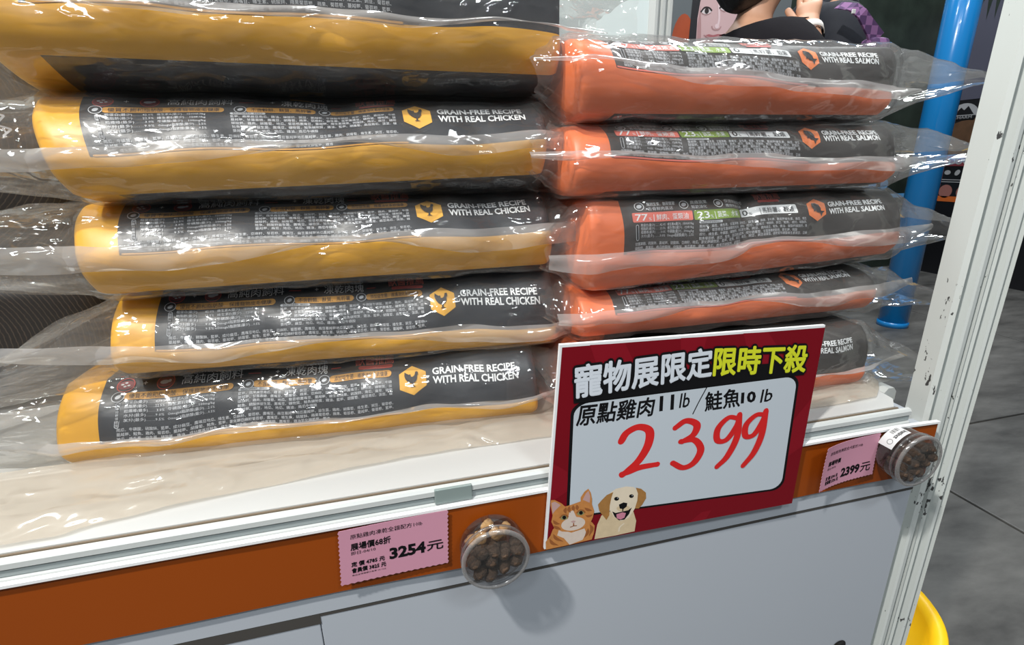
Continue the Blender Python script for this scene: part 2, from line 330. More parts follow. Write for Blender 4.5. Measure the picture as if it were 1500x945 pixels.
# front posts: two ribbed profiles side by side
def flute(x0, x1, ridges, d=.011):
    p = [(x0, .034), (x0, .006), (x0+.004, .0)]
    for a0, a1 in ridges:
        p += [(a0, d), (a0+.002, d), (a0+.006, .001), (a0+.009, -.001), (a1-.009, -.001), (a1-.006, .001), (a1-.002, d), (a1, d)]
    p += [(x1-.004, .0), (x1, .006), (x1, .034)]
    return p
ps = wroot('ribbed_post', (.80, .03, 0), 'scuffed white ribbed aluminium post at the right front corner of the counter', 'post')
extrude('left_profile', flute(.762, .811, [(.782, .806)], .014), 0, 2.3, ALU, 'z', ps)
extrude('right_profile', flute(.812, .857, [(.829, .848)], .014), 0, 2.3, ALU, 'z', ps)
# orange card strip
bd = wroot('price_rail_card', (.38, -.009, .72), 'long orange-brown card strip running along the counter front below the rail', 'card strip')
sg = 60; vs = []; fs = []
for i in range(sg+1):
    x = -1.3+(.7815+1.3)*i/sg; yy = -.0095-.0012*math.sin(x*7)-.0006*math.sin(x*19)
    if x > .70: yy -= (x-.70)*.05
    for z, dy in ((.6865, 0), (.7755, 0), (.7755, .0018), (.6865, .0018)): vs.append((x*.981, yy+dy, z))
for i in range(sg):
    for k in range(4): fs.append((i*4+k, (i+1)*4+k, (i+1)*4+(k+1) % 4, i*4+(k+1) % 4))
fs += [(0, 1, 2, 3), (sg*4+3, sg*4+2, sg*4+1, sg*4)]
cb = mesh('card', vs, fs, BOARD, bd)
vs = [(x, -.0125 - (.003 if x > .7 else 0), z) for x in (-1.3, .70) for z in (.7735, .7768)] + [(.7665, -.016, .7735), (.7665, -.016, .7768)]
vs2 = vs+[(x, y+.006, z) for x, y, z in vs]
lipm = mesh('white_lip', vs2, [(0, 2, 3, 1), (2, 4, 5, 3), (1, 3, 9, 7), (3, 5, 11, 9), (0, 6, 8, 2), (2, 8, 10, 4)], mat('white_card_edge', (.8, .8, .8), .5), bd)
# ------------------------------------------------------------------ bags
CHK = [(-.30, .95), (-.27, .70), (-.42, .62), (-.72, .80), (-.95, .98), (-1.0, .55), (-.88, .15), (-.62, -.18), (-.30, -.38), (-.12, -.42), (-.16, -.72), (-.34, -.80), (-.30, -.86), (0, -.80), (.28, -.86), (.3, -.8), (.05, -.72), (.06, -.42), (.34, -.25), (.52, .02), (.56, .35), (.60, .55), (.78, .50), (.66, .62), (.70, .80), (.58, .98), (.46, .88), (.36, .95), (.34, .74), (.24, .50), (.02, .34), (-.2, .36)]
CHK = [(-x*.8, y*.9) for x, y in CHK[1:]]; CHK = [(-x, y) for x, y in CHK]
FSH = [(-.95, .15), (-.6, .45), (-.15, .55), (.3, .35), (.55, .1), (.95, .4), (.85, 0), (.95, -.4), (.55, -.15), (.2, -.35), (-.05, -.3), (-.15, -.6), (-.35, -.3), (-.7, -.2)]
def small_lines(a, x0, x1, y0, rows, pitch, size, m, seed, txt, last=1.0):
    r = random.Random(seed)
    for k in range(rows):
        s = ''
        n = int((x1-x0)*(last if k == rows-1 else 1)/size/1.02)
        while len(s) < n: s += r.choice(txt)+('、' if r.random() < .55 else '，' if r.random() < .4 else '')
        s = s[:n]
        a.text(s, x0, y0-k*pitch, size, m, width=(x1-x0)*(last if k == rows-1 else 1), res=1)
WORDS = ['雞肉', '雞油', '鮭魚', '豌豆', '亞麻籽', '牛磺酸', '蔓越莓', '維生素', '氯化鉀', '礦物質', '益生菌', '蘋果', '胡蘿蔔', '地瓜', '南瓜', '碳酸鈣', '硫酸鋅', '成分', '菊苣根', '藍莓', '菠菜', '甘露寡糖', '鷹嘴豆', '扁豆']
def analysis(a, x0, y0, m, dx=.045, n=5, p=.0053):
    L1 = ['粗蛋白(最少)……42.0%', '粗脂肪(最少)……22.5%', '粗纖維(最多)……3.0%', '水分(最多)……9.0%', '灰分(最多)……9.5%']; L2 = ['維生素A(最少)…15000IU/kg', '維生素E(最少)…120IU/kg', '牛磺酸(最少)…100mg/kg', 'Omega6脂肪酸(最少)…2.5%', 'Omega3脂肪酸(最少)…0.5%']
    for k in range(n): a.text(L1[k], x0, y0-k*p, .0042, m, width=dx, res=1); a.text(L2[k], x0+dx*1.08, y0-k*p, .0042, m, width=dx*1.12, res=1)
def chicken_art(ph):
    A = Art(); E = Art(); B = Art(); S = Art()
    k = ph/.082
    for cx, ic in ((.068, 0), (.112, 1)):
        A.disc(cx, .0695*k, .0095, .0062, PMAR, 1); A.ring(cx, .0695*k, .0100, .001, PR, 2)
        if ic == 0:
            for q in ((-.004, .001), (0, .003), (.003, -.001), (-.001, -.002)): A.disc(cx+q[0], .0695*k+q[1], .0018, .0012, PG, 2, 8)
        else: A.disc(cx-.0015, .0695*k, .005, .0028, PG, 2, 10); A.disc(cx+.004, .0705*k, .002, .0022, PG, 2, 8)
    for cx in (.090, .243): A.text('+', cx-.003, .067*k, .010, PW)
    A.text('高純肉飼料', .130, .0648*k, .0145, PW, width=.070, bold=.012, res=1); A.pill(.206, .0690*k, .222, .0703*k, PR)
    A.text('凍乾肉塊', .252, .0638*k, .0145, PW, width=.052, bold=.012, res=1); A.pill(.308, .0680*k, .320, .0692*k, PR)
    A.text('獸醫推薦', .338, .0690*k, .0135, PS, width=.050, bold=.014, res=1); A.pill(.342, .0620*k, .386, .0670*k, PR, layer=1)
    A.pill(.262, .0795*k, .300, .0825*k, PYD); A.pill(.285, .0775*k, .302, .080*k, PG)
    y = .0540*k
    for ix, x0, x1, t in ((.0625, .068, .190, '優質不飽和脂肪酸．保護寵物皮毛健康'), (.2075, .213, .290, '不含穀類、麩質、馬鈴薯'), (.3000, .306, .384, '添加益生菌．維護消化系統健康')):
        B.pill(x0, y-.0047, x1, y+.0047, PYD, layer=1); B.text(t, x0+.006, y-.0030, .0075, PK, width=x1-x0-.011, bold=.01, res=1)
        B.disc(ix, y, .0068, .0068, PK, 2); B.ring(ix, y, .0068, .0008, PG, 3); B.disc(ix, y, .0035, .0025, PG, 3, 8, .6)
    S.pill(.0615, .017*k, .0665, .047*k, PG, .0024, 1, 3); S.pill(.0622, .0178*k, .0658, .0462*k, PK, .0017, 2, 3)
    for q in range(7): S.text('營養分析保證值'[q], .0626, (.0418-.0038*q)*k, .0034, PG, res=1, layer=3)
    analysis(S, .071, .0445*k, PG)
    S.pill(.196, .0455*k, .234, .0490*k, PG, layer=1); S.text('獨家國際獸醫團隊．最新配方', .199, .0461*k, .0029, PK, width=.032, res=1)
    small_lines(S, .196, .384, .0405*k, 5, .0050*k, .0042, PG, 5, WORDS, .5)
    small_lines(S, .064, .384, .0135*k, 3, .0050*k, .0042, PG, 9, WORDS, .75)
    hx, hy, hr = .411, .040*k, .0205
    E.patch([(hx+hr*math.cos(R(30+60*i))*.98, hy+hr*math.sin(R(30+60*i))) for i in range(6)], PY, 1)
    sil = Art(); sil.poly([(hx+p[0]*.0132-.0003, hy+p[1]*.0132) for p in CHK], PK, 7)
    T = Art(); T.text('GRAIN-FREE RECIPE', .437, .0445*k, .0140, PW, width=.112, bold=.028); T.text('WITH REAL CHICKEN', .437, .0315*k, .0140, PW, width=.115, bold=.028)
    return A, B, S, E, sil, T, (.062, .385)
def salmon_art(ph):
    A = Art(); E = Art(); B = Art(); S = Art(); k = ph/.07
    for cx in (.072, .140, .193):
        A.ring(cx, .0585*k, .0068, .001, PW, 1); A.disc(cx, .0585*k, .004, .003, PG, 1, 9, .5)
    for x0, t, t2, wd in ((.083, '無抗生素．無荷爾蒙', '去骨鮮肉直送', .044), (.150, '高纖蔬果', '幫助消化', .026), (.203, '保護關節配方', '維持毛髮亮麗', .036)):
        A.text(t, x0, .0590*k, .0068, PW, width=wd, res=1, bold=.01); A.text(t2, x0, .0520*k, .0060, PG, width=wd*.9, res=1, bold=.01)
    A.text('獸醫推薦', .258, .0610*k, .0125, PS, width=.044, bold=.014, res=1); A.pill(.262, .0550*k, .298, .0595*k, PR)
    for x0, x1, m, n, t, tm in ((.060, .150, PS, '77%', '鮮肉、蛋類油', PW), (.152, .228, PGR, '23%', '蔬菜、水果', PW), (.230, .322, PW, '0%', '馬鈴薯、穀類', PK)):
        B.pill(x0, .0355*k, x1, .0490*k, m, .002, 1); B.text(n[:-1], x0+.004, .0375*k, .0135, tm, width=.011*len(n[:-1])*.8, bold=.01); B.text('%', x0+.023 if len(n) > 2 else x0+.014, .0375*k, .006, tm)
        B.text('|', x0+.030, .0385*k, .011, tm); B.text(t, x0+.034, .0380*k, .0095, tm, width=x1-x0-.040, bold=.015, res=1)
    S.pill(.0635, .0135*k, .0680, .0325*k, PG, .0022, 1, 3); S.pill(.0642, .0142*k, .0673, .0318*k, PK, .0015, 2, 3)
    analysis(S, .071, .0300*k, PG, .036, 4, .0045)
    S.pill(.158, .0310*k, .192, .0340*k, PG, layer=1); S.text('獨家國際獸醫團隊配方', .160, .0315*k, .0026, PK, width=.029, res=1)
    small_lines(S, .158, .335, .0262*k, 4, .0046*k, .0040, PG, 15, WORDS, .9)
    small_lines(S, .062, .335, .0085*k, 2, .0046*k, .0040, PG, 19, WORDS, .6)
    hx, hy, hr = .357, .040*k, .0175
    E.patch([(hx+hr*math.cos(R(30+60*i)), hy+hr*math.sin(R(30+60*i))) for i in range(6)], PO, 1)
    c, s = math.cos(.7), math.sin(.7)
    sil = Art(); sil.poly([(hx+(p[0]*c+p[1]*s)*.0125, hy+(-p[0]*s+p[1]*c)*.0125) for p in FSH], PK, 7)
    T = Art(); T.text('GRAIN-FREE RECIPE', .378, .0425*k, .0112, PW, width=.095, bold=.028); T.text('WITH REAL SALMON', .378, .0315*k, .0112, PW, width=.095, bold=.028)
    return A, B, S, E, sil, T, (.060, .340)
def vnoise(P, sc, seed, amp=1.0):
    out = np.empty(len(P))
    for i, p in enumerate(P): out[i] = noise.noise(Vector((p[0]*sc[0]+seed*7.3, p[1]*sc[1]+seed*3.1, p[2]*sc[2]-seed*5.7)))
    return out*amp
class Bag:
    def __init__(s, kind, L, h, r, hs, pl, W=.33, inL=0, inR=0, dents=(), sag=0, seed=1, tl=0, tr=0, bl=0, br=0):
        s.kind, s.L, s.h, s.r, s.hs, s.pl, s.W = kind, L, h, r, hs, pl, W
        s.bl, s.br = bl, br
        s.inL, s.inR, s.dents, s.sag, s.seed, s.tl, s.tr = inL, inR, dents, sag, seed, tl, tr
    def P(s, x, t):
        """x metres along, t 0..6 round the section -> local xyz (front is y=0)"""
        x = np.asarray(x, float); t = np.asarray(t, float); L, W = s.L, s.W
        tilt = s.tl+(s.tr-s.tl)*x/L                      # front lower edge height along the length
        h = s.h - s.sag*(1-(2*x/L-1)**2)
        r = s.r+tilt*0; zb = s.r+s.hs+tilt+s.bl+(s.br-s.bl)*x/L
        rise = np.minimum(h-zb-.004, s.pl*.97); run = np.sqrt(np.maximum(s.pl**2-rise**2, 1e-6))
        zt = zb+rise
        ctrl = [(.012+0*x, r+tilt), (0*x, zb), (run, zt), (W-run*.6, zt), (W-.005+0*x, .045+0*x), (W-.06+0*x, 0*x), (.09+0*x, 0*x), (.012+0*x, r+tilt)]
        seg = np.clip(t.astype(int), 0, 6); f = t-seg
        y = np.zeros_like(x); z = np.zeros_like(x)
        for k in range(7):
            mk = seg == k
            a, b = ctrl[k], ctrl[k+1]
            y = np.where(mk, a[0]+(b[0]-a[0])*f, y); z = np.where(mk, a[1]+(b[1]-a[1])*f, z)
        # bulges
        bl = np.sin(np.pi*f); 
        y = np.where(seg == 0, y-.007*bl, y); y = np.where(seg == 1, y-.007*bl, y); z = np.where(seg == 1, z+.006*bl, z)
        z = np.where(seg == 2, z+.003*bl, z); y = np.where(seg == 4, y+.004*bl, y); z = np.where(seg == 6, z-.004*bl, z)
        wob = .0028*np.sin(x*23+s.seed*2.1+t)+.002*np.sin(x*47+s.seed*1.3-t*2.0)+.0012*np.sin(x*90+s.seed+t*4)
        fr = np.exp(-((t-1.45)/.9)**2)
        y = y+wob*fr
        z = z+.002*np.sin(x*31+s.seed*.7)*np.exp(-((t-1.0)/.5)**2)
        for dx, wd, am in s.dents:
            g = np.exp(-((x-dx)/wd)**2); y = y+am*g*np.exp(-((t-1.6)/.55)**2); z = z-am*.5*g*np.exp(-((t-1.9)/.5)**2)
        # ends narrow a little
        e = np.clip(np.minimum(x, L-x)/.012, 0, 1); e = 1-(1-e)**2
        ky = .965+.035*e; kz = .93+.07*e
        y = .12+(y-.12)*ky; z = s.h*.45+(z-s.h*.45)*kz
        q = np.clip(1-z/s.h, 0, 1)
        xx = x+s.inL*q*(1-x/L)-s.inR*q*(x/L)
        return np.column_stack([xx, y, z])
    def PN(s, x, t, off=0):
        x = np.asarray(x, float); t = np.asarray(t, float)
        p = s.P(x, t); d = 1e-3
        n = np.cross(s.P(np.minimum(x+d, s.L), t)-s.P(np.maximum(x-d, 0), t), s.P(x, t+d)-s.P(x, np.maximum(t-d, 0)))
        n /= np.maximum(np.linalg.norm(n, axis=1), 1e-9)[:, None]
        return p, n
def build_bag(b, loc, rotz, label, group, extL, extR, skirt, seedw, tipL=(.09, .05), tipR=(.09, .05), finz=(.10, .10), upside=False, milk=1, skext=(.05, .05), lines=True):
    root = empty('pet_food_bag', loc, label, 'pet food bag', group); root.rotation_euler = (0, 0, rotz)
    chick = b.kind == 'chicken'; A, B, S, E, sil, T, pr = chicken_art(b.pl) if chick else salmon_art(b.pl)
    colw = .046; main, blk = (YEL, NAVY) if chick else (ORA, CHAR)
    xs = np.unique(np.concatenate([np.linspace(0, .02, 6), [colw], np.linspace(colw, b.L-.02, 100), np.linspace(b.L-.02, b.L, 6)]))
    ts = np.concatenate([np.linspace(0, 1, 9), np.linspace(1, 2, 13)[1:], np.linspace(2, 3, 9)[1:], np.linspace(3, 4, 4)[1:], np.linspace(4, 5, 4)[1:], np.linspace(5, 6, 4)[1:], np.linspace(6, 7, 7)[1:-1]])
    X, Tt = np.meshgrid(xs, ts, indexing='ij'); V = b.P(X.ravel(), Tt.ravel()); nx, nt = X.shape; F = []; I = []
    for i in range(nx-1):
        for j in range(nt):
            F.append((i*nt+j, (i+1)*nt+j, (i+1)*nt+(j+1) % nt, i*nt+(j+1) % nt))
            t = ts[j]; x = (xs[i]+xs[i+1])/2
            I.append(0 if (t < 1 or x < colw) and t < 2.2 or x < colw else 1)
    F += [tuple(range(nt)), tuple((nx-1)*nt+j for j in range(nt))[::-1]]; I += [0, 1]
    o = mesh('bag_body', V, F, [main, blk], root, I, True)
    bm = bmesh.new(); bm.from_mesh(o.data); bmesh.ops.recalc_face_normals(bm, faces=bm.faces); bm.to_mesh(o.data); bm.free()
    fx_ = b.L/(.577 if chick else .512)
    def mp(v, h):
        p, n = b.PN(np.clip(v[:, 0]*fx_, colw+.0005, b.L), 1+np.clip(v[:, 1], 0, b.pl*1.2)/b.pl)
        return p+n*(-1*SGN)*(h[:, None]+.0006)
    fm = Art(); y0 = -.0035
    if lines:
        fm.pill(colw+.004, .0002, pr[1]+.01, .0022, PS if not chick else PYD, .001, 1, 60)
    fm.build('panel_border', mp, root)
    # a thin strip of printed outline between info panel and brand end
    A.build('printed_headline', mp, root); B.build('feature_banner', mp, root)
    so = S.build('small_print', mp, root)
    em = E.build('hexagon_emblem', mp, root); sil.build('bird_silhouette' if chick else 'fish_silhouette', mp, em)
    T.build('recipe_lettering', mp, root)
    # plastic wrap
    ne = 16; us = np.concatenate([-np.linspace(1, 0, ne)[:-1], np.linspace(0, 1, 110), 1+np.linspace(0, 1, ne)[1:]])
    tw = np.concatenate([np.linspace(0, 1, 8), np.linspace(1, 2, 12)[1:], np.linspace(2, 3, 8)[1:], np.linspace(3, 4, 4)[1:], np.linspace(4, 5, 4)[1:], np.linspace(5, 6, 5)[1:], np.linspace(6, 7, 6)[1:-1]])
    U, TT = np.meshgrid(us, tw, indexing='ij'); u = U.ravel(); t = TT.ravel()
    p, n = b.PN(np.clip(u, 0, 1)*b.L, t); n = n*(-SGN)
    e = np.where(u < 0, -u, np.where(u > 1, u-1, 0)); left = u < 0
    nz = vnoise(p+np.column_stack([u*.3, 0*u, 0*u]), (9, 22, 22), seedw); rg = 1-2*np.abs(vnoise(p+np.column_stack([u*.2, 0*u, 0*u]), (16, 30, 30), seedw+3))
    cx_ = np.exp(-((t-2.5)/.45)**4)+np.exp(-((t-5.6)/.7)**4); V = p+n*((.0065+.005*nz+.0025*rg)*(1-.85*np.clip(cx_, 0, 1)))[:, None]
    V[:, 2] = np.maximum(V[:, 2], np.where(t > 4.8, -.0035, .0006))
    for sel, ext, tip, fz, sg in ((left, extL, tipL, finz[0], -1), (u > 1, extR, tipR, finz[1], 1)):
        ee = e[sel]; g = ee**.85
        yc = tip[0]; zc = tip[1]
        V[sel, 0] += sg*ext*ee*(1+.08*nz[sel])
        V[sel, 1] = V[sel, 1]*(1-g)+(yc+(V[sel, 1]-b.W/2)*.42)*g+.012*nz[sel]*ee
        V[sel, 2] = V[sel, 2]*(1-g)+(zc+(V[sel, 2]-b.h/2)*fz)*g+(.010*nz[sel]+.008*rg[sel])*np.minimum(1, ee*3)*(1-.75*g)
    nx, nt = U.shape; F = [(i*nt+j, (i+1)*nt+j, (i+1)*nt+(j+1) % nt, i*nt+(j+1) % nt) for i in range(nx-1) for j in range(nt)]
    V[:, 2] = np.maximum(V[:, 2], -.0035+0*t) if not upside else V[:, 2]
    mesh('plastic_wrap', V, F, FILM, root, None, True)
    # hanging doubled fold in front of the strip
    if skirt:
        us = np.linspace(-skext[0], b.L+skext[1], 120); rows = 6; V = []; rr = random.Random(seedw)
        ph = rr.uniform(0, 9)
        pb, nb = b.PN(np.clip(us, 0, b.L), np.full(len(us), 1.03)); nb = nb*(-SGN)
        for i, x in enumerate(us):
            base = pb[i]+nb[i]*.009; over = x-min(max(x, 0), b.L); base[0] += over; base[1] += abs(over)*.25; base[2] -= 0
            dep = skirt*(.75+.35*math.sin(x*9+ph)+.2*math.sin(x*23+ph*2)); dep *= min(1, 1-abs(over)/max(skext)*.6)
            for k in range(rows):
                f = k/(rows-1); wv = .002*math.sin(x*60+ph+f*3)+.003*noise.noise(Vector((x*14, f*2, ph)))
                V.append((base[0], base[1]-.004*math.sin(f*3.1)-.003*f+wv, base[2]+.004-dep*f))
        F = [(i*rows+k, (i+1)*rows+k, (i+1)*rows+k+1, i*rows+k+1) for i in range(len(us)-1) for k in range(rows-1)]
        mesh('plastic_fold', V, F, FOLD, root, None, True)
    return root
# sign of the outward normal
_b = Bag('chicken', .5, .12, .01, .05, .08); _p, _n = _b.PN(np.array([.25]), np.array([1.5])); SGN = 1 if _n[0][1] > 0 else -1
LB = 'yellow black food bag with hen emblem, '
GC = 'yellow chicken food bags stacked on the left'; GS = 'orange salmon food bags stacked on the right'
build_bag(Bag('chicken', .592, .100, .000, .029, .083, seed=1), (-.399, .150, .801), R(-3.2), LB+'bottom of the left stack lying on the shelf', GC, .17, .07, .010, 1, tipL=(.04, .045), tipR=(.06, .045), finz=(.45, .35), skext=(.12, .04))
build_bag(Bag('chicken', .547, .104, .004, .029, .082, seed=2, tl=.009, tr=-.008, dents=[(.30, .05, .006)]), (-.318, .148, .901), 0, LB+'second from bottom of left stack', GC, .17, .09, .026, 2, tipL=(.05, .0), tipR=(.06, .04), finz=(.30, .35), skext=(.13, .08))
build_bag(Bag('chicken', .560, .110, .009, .046, .082, seed=3.4, inL=.02, dents=[(.47, .03, .008), (.10, .05, .004)]), (-.338, .148, 1.004), 0, LB+'middle of left stack', GC, .19, .07, .034, 3, tipL=(.05, .060), tipR=(.06, .075), finz=(.50, .35), skext=(.16, .07))
build_bag(Bag('chicken', .567, .117, .012, .041, .084, seed=4.2, inL=.035, inR=.006, tl=-.003, tr=.009, dents=[(.31, .035, .010), (.40, .03, -.003)]), (-.350, .148, 1.112), 0, LB+'just under the top of left stack', GC, .12, .07, .026, 4, tipL=(.05, .055), tipR=(.06, .06), finz=(.5, .4), skext=(.12, .06))
build_bag(Bag('chicken', .600, .160, .026, .045, .088, seed=5.5, inL=.01, inR=.004, tl=.005, tr=-.003), (-.366, .148, 1.228), 0, LB+'topmost of left stack', GC, .10, .09, .012, 5, tipL=(.06, .01), tipR=(.06, .075), finz=(.5, .5), skext=(.05, .06))
LS = 'orange food bag with fish emblem, '
build_bag(Bag('salmon', .476, .105, .000, .033, .066, seed=6), (.240, .072, .801), 0, LS+'bottom of right stack, half behind sign', GS, .04, .13, .012, 6, tipR=(.05, .01), finz=(.3, .25), skext=(.02, .08))
build_bag(Bag('salmon', .492, .073, .008, .031, .060, seed=7, dents=[(.26, .03, .008)]), (.250, .100, .910), 0, LS+'second from bottom of right stack', GS, .045, .11, .024, 7, tipR=(.05, .02), finz=(.4, .3), skext=(.03, .08))
build_bag(Bag('salmon', .512, .117, .004, .040, .072, seed=8.3, inR=.01, dents=[(.235, .016, .010)], tl=-.007, tr=.015, bl=.006, br=-.006), (.258, .100, .985), 0, LS+'middle of right stack', GS, .05, .10, .028, 8, tipR=(.05, .050), finz=(.4, .18), skext=(.05, .07))
build_bag(Bag('salmon', .495, .090, .006, .033, .060, seed=9.1, bl=.007, br=-.006), (.235, .100, 1.105), 0, LS+'just under top of right stack', GS, .045, .15, .018, 9, tipR=(.04, .045), finz=(.4, .05), skext=(.05, .06))
build_bag(Bag('salmon', .472, .097, .006, .039, .062, seed=10.7, inL=.012, inR=.010, bl=.011, br=-.011), (.233, .100, 1.197), 0, LS+'topmost of right stack', GS, .045, .14, .018, 10, tipR=(.04, .050), finz=(.4, .07), skext=(.05, .05))
# loose plastic apron lying on the shelf in front of the two lowest bags
def apron(name, front, back, label, seed):
    nx = 90; ny = 14; V = []
    fx = np.array([p[0] for p in front]); fy = np.array([p[1] for p in front]); bx = np.array([p[0] for p in back]); by = np.array([p[1] for p in back]); bz = np.array([p[2] for p in back])
    for i in range(nx):
        x = fx[0]+(fx[-1]-fx[0])*i/(nx-1)
        yf = np.interp(x, fx, fy); yb = np.interp(x, bx, by); zb = np.interp(x, bx, bz)
        for j in range(ny):
            f = j/(ny-1); y = yf+(yb-yf)*f
            n1 = noise.noise(Vector((x*9+seed, y*30, seed))); n2 = 1-2*abs(noise.noise(Vector((x*14-seed, y*55, 2))))
            z = .8012+(zb-.8012)*f**2.2+max(0, (.007*n1+.006*n2+.004))*(math.sin(math.pi*min(1, f*1.3+.08))**.6 if f*1.3+.08 < 1 else .4)
            V.append((x, y, max(.8012, z)))
    F = [(i*ny+k, (i+1)*ny+k, (i+1)*ny+k+1, i*ny+k+1) for i in range(nx-1) for k in range(ny-1)]
    o = mesh(name, V, F, FOLD2, None, None, True); tag(o, label, 'plastic sheet'); return o
FOLD2 = film('slack_plastic_film', .42, scale=24, strength=1, dist=.012, milkcol=(.78, .70, .60), tint=(.90, .87, .82))
apron('plastic_sheet', [(-.60, .012), (-.383, .012), (-.3375, .013), (-.3145, .022), (-.245, .034), (-.146, .047), (.008, .060), (.094, .063), (.22, .060)],
      [(-.60, .14, .81), (-.40, .143, .812), (.20, .143, .812)], 'slack clear plastic sheet lying on the white shelf below the left stack', 2.2)
apron('plastic_sheet', [(.40, .030), (.577, .029), (.65, .030), (.700, .034), (.722, .05), (.75, .075)], [(.40, .10, .812), (.74, .108, .812), (.77, .11, .82)], 'slack clear plastic sheet on the shelf corner below the right stack', 5.1)
# dark sacks at far left
def sack_mat():
    m = mat('dark_brown_sack', (.02, .014, .010), .5); nt = m.node_tree; b = nt.nodes['Principled BSDF']; N = nt.nodes.new; L = nt.links.new
    tc = N('ShaderNodeTexCoord'); wv = N('ShaderNodeTexWave'); wv.wave_type = 'RINGS'; wv.rings_direction = 'Y'; wv.inputs['Scale'].default_value = 55; wv.inputs['Distortion'].default_value = 1.5; wv.inputs['Detail Scale'].default_value = 3
    L(tc.outputs['Object'], wv.inputs['Vector']); r = N('ShaderNodeValToRGB'); e = r.color_ramp.elements
    e[0].position = .86; e[0].color = (.010, .007, .005, 1); e[1].position = .95; e[1].color = (.045, .032, .022, 1); L(wv.outputs['Fac'], r.inputs[0])
    L(r.outputs[0], b.inputs['Base Color']); return m
SACK = sack_mat()
def sack(loc, rot, sx, sy, sz, label, seed):
    bm = bmesh.new(); bmesh.ops.create_cube(bm, size=1); bmesh.ops.subdivide_edges(bm, edges=bm.edges[:], cuts=14, use_grid_fill=True)
    for v in bm.verts:
        x, y, z = v.co*2; k = 1-.5*min(1, (abs(x)**4+abs(z)**4)/2)
        yy = y*(max(.02, (1-abs(x)**3.5)*(1-abs(z)**5)))**.4
        n = noise.noise(Vector((x*2+seed, y, z*2)))*.07
        v.co = Vector((x*sx/2*(1-.04*z*z), (yy+n)*sy/2, z*sz/2))
    me = bpy.data.meshes.new('kibble_sack'); bm.to_mesh(me); bm.free(); me.materials.append(SACK)
    me.polygons.foreach_set('use_smooth', [True]*len(me.polygons))
    o = link(bpy.data.objects.new('kibble_sack', me)); o.location = loc; o.rotation_euler = rot; tag(o, label, 'sack', 'dark sacks at the left edge'); return o
s1 = sack((-.60, .40, 1.20), (0, .0, R(8)), .40, .16, .34, 'dark brown sack with pale arc lines, upper one beside the yellow stack', 1)
s2 = sack((-.62, .42, .91), (0, 0, R(6)), .46, .17, .21, 'dark brown sack with pale arc lines, lower one beside the yellow stack', 4)
a = Art(); a.text('ORIGINAL SPAA', 0, 0, .017, PG, width=.14, bold=.01)
mA = a.items[0][0]
ang = mA[:, 0]/.11; rad = .13+mA[:, 1]; mA2 = np.column_stack([np.cos(1.35-ang)*rad, np.sin(1.35-ang)*rad])
a.items[0] = (mA2, a.items[0][1], PG, 1); a.build('arc_lettering', lambda v, h: np.column_stack([v[:, 0], np.full(len(v), -.0835), v[:, 1]-.02]), s1)
# ------------------------------------------------------------------ red promo sign
TL, TR, BL, BR = [np.array(p) for p in ((.181, -.0, .954), (.543, -.0, .942), (.1635, -.0, .679), (.5405, -.0, .6705))]
SD = .0165
def sg_map(v, h, th=0):
    u = v[:, :1]; q = v[:, 1:2]
    p = BL*(1-u)*(1-q)+BR*u*(1-q)+TL*(1-u)*q+TR*u*q
    p = p.copy(); k = 1-2*SD; p[:, 0] *= k; p[:, 2] = 1.15-(1.15-p[:, 2])*k; p[:, 1] -= SD+.0003+h; return p
sgn = wroot('promo_sign', (.357, -.014, .67), 'large red price sign reading 2399 with a cat and dog in its corner', 'sign')
RED = mat('sign_red', (.17, .002, .008), .5, spec=.2); RED2 = mat('sign_red_ray', (.21, .004, .012), .5, spec=.2); SW = mat('sign_white', (.50, .55, .60), .4); SY = mat('sign_yellow', (.62, .66, .02), .4); TW = mat('sign_title_white', (.62, .66, .72), .4)
MR = mat('marker_red', (.62, .012, .012), .4, var=.15, vscale=60)
b4 = [np.array([p[0]*(1-2*SD), -SD, 1.15-(1.15-p[2])*(1-2*SD)]) for p in (BL, BR, TR, TL)]
mesh('foam_board', [tuple(p) for p in b4]+[tuple(p+[0, .004, 0]) for p in b4], [(0, 1, 2, 3), (7, 6, 5, 4), (0, 4, 5, 1), (1, 5, 6, 2), (2, 6, 7, 3), (3, 7, 4, 0)], mat('foam_board_white', (.75, .76, .77), .5), sgn)
a = Art(); a.poly([(.008, .0), (1, 0), (1, .988), (.008, .988)], RED, 0)
for x0, x1, x2, x3 in ((.1, .22, .30, .16), (.42, .52, .5, .44), (.66, .76, .88, .72)):
    a.poly([(x0, .99-.0), (x1, .987), (x2, .80), (x3, .80)], RED2, 1)
a.poly([(.008, .45), (.06, .40), (.07, .30), (.008, .25)], RED2, 1); a.poly([(.93, .5), (1, .62), (1, .35), (.94, .30)], RED2, 1); a.poly([(.55, .0), (.62, 0), (.64, .05), (.6, .05)], RED2, 1)
a.build('red_print', sg_map, sgn, .0001)
def X(px, pz):   # sign-plane point (metres) -> sign fractions
    q = (pz-.679)/.27; 
    for _ in range(6):
        xl = BL[0]+(TL[0]-BL[0])*q; xr = BR[0]+(TR[0]-BR[0])*q; u = (px-xl)/(xr-xl); zb = BL[2]+(BR[2]-BL[2])*u; zt = TL[2]+(TR[2]-TL[2])*u; q = (pz-zb)/(zt-zb)
    return u, q
def quadmap(a, verts, faces, c, m, layer):   # place unit-square art into four sign-plane corners (BL,BR,TR,TL)
    c = [np.array(X(*p)) for p in c]; v = np.asarray(verts); u = v[:, :1]; q = v[:, 1:2]
    a.add(c[0]*(1-u)*(1-q)+c[1]*u*(1-q)+c[2]*u*q+c[3]*(1-u)*q, faces, m, layer)
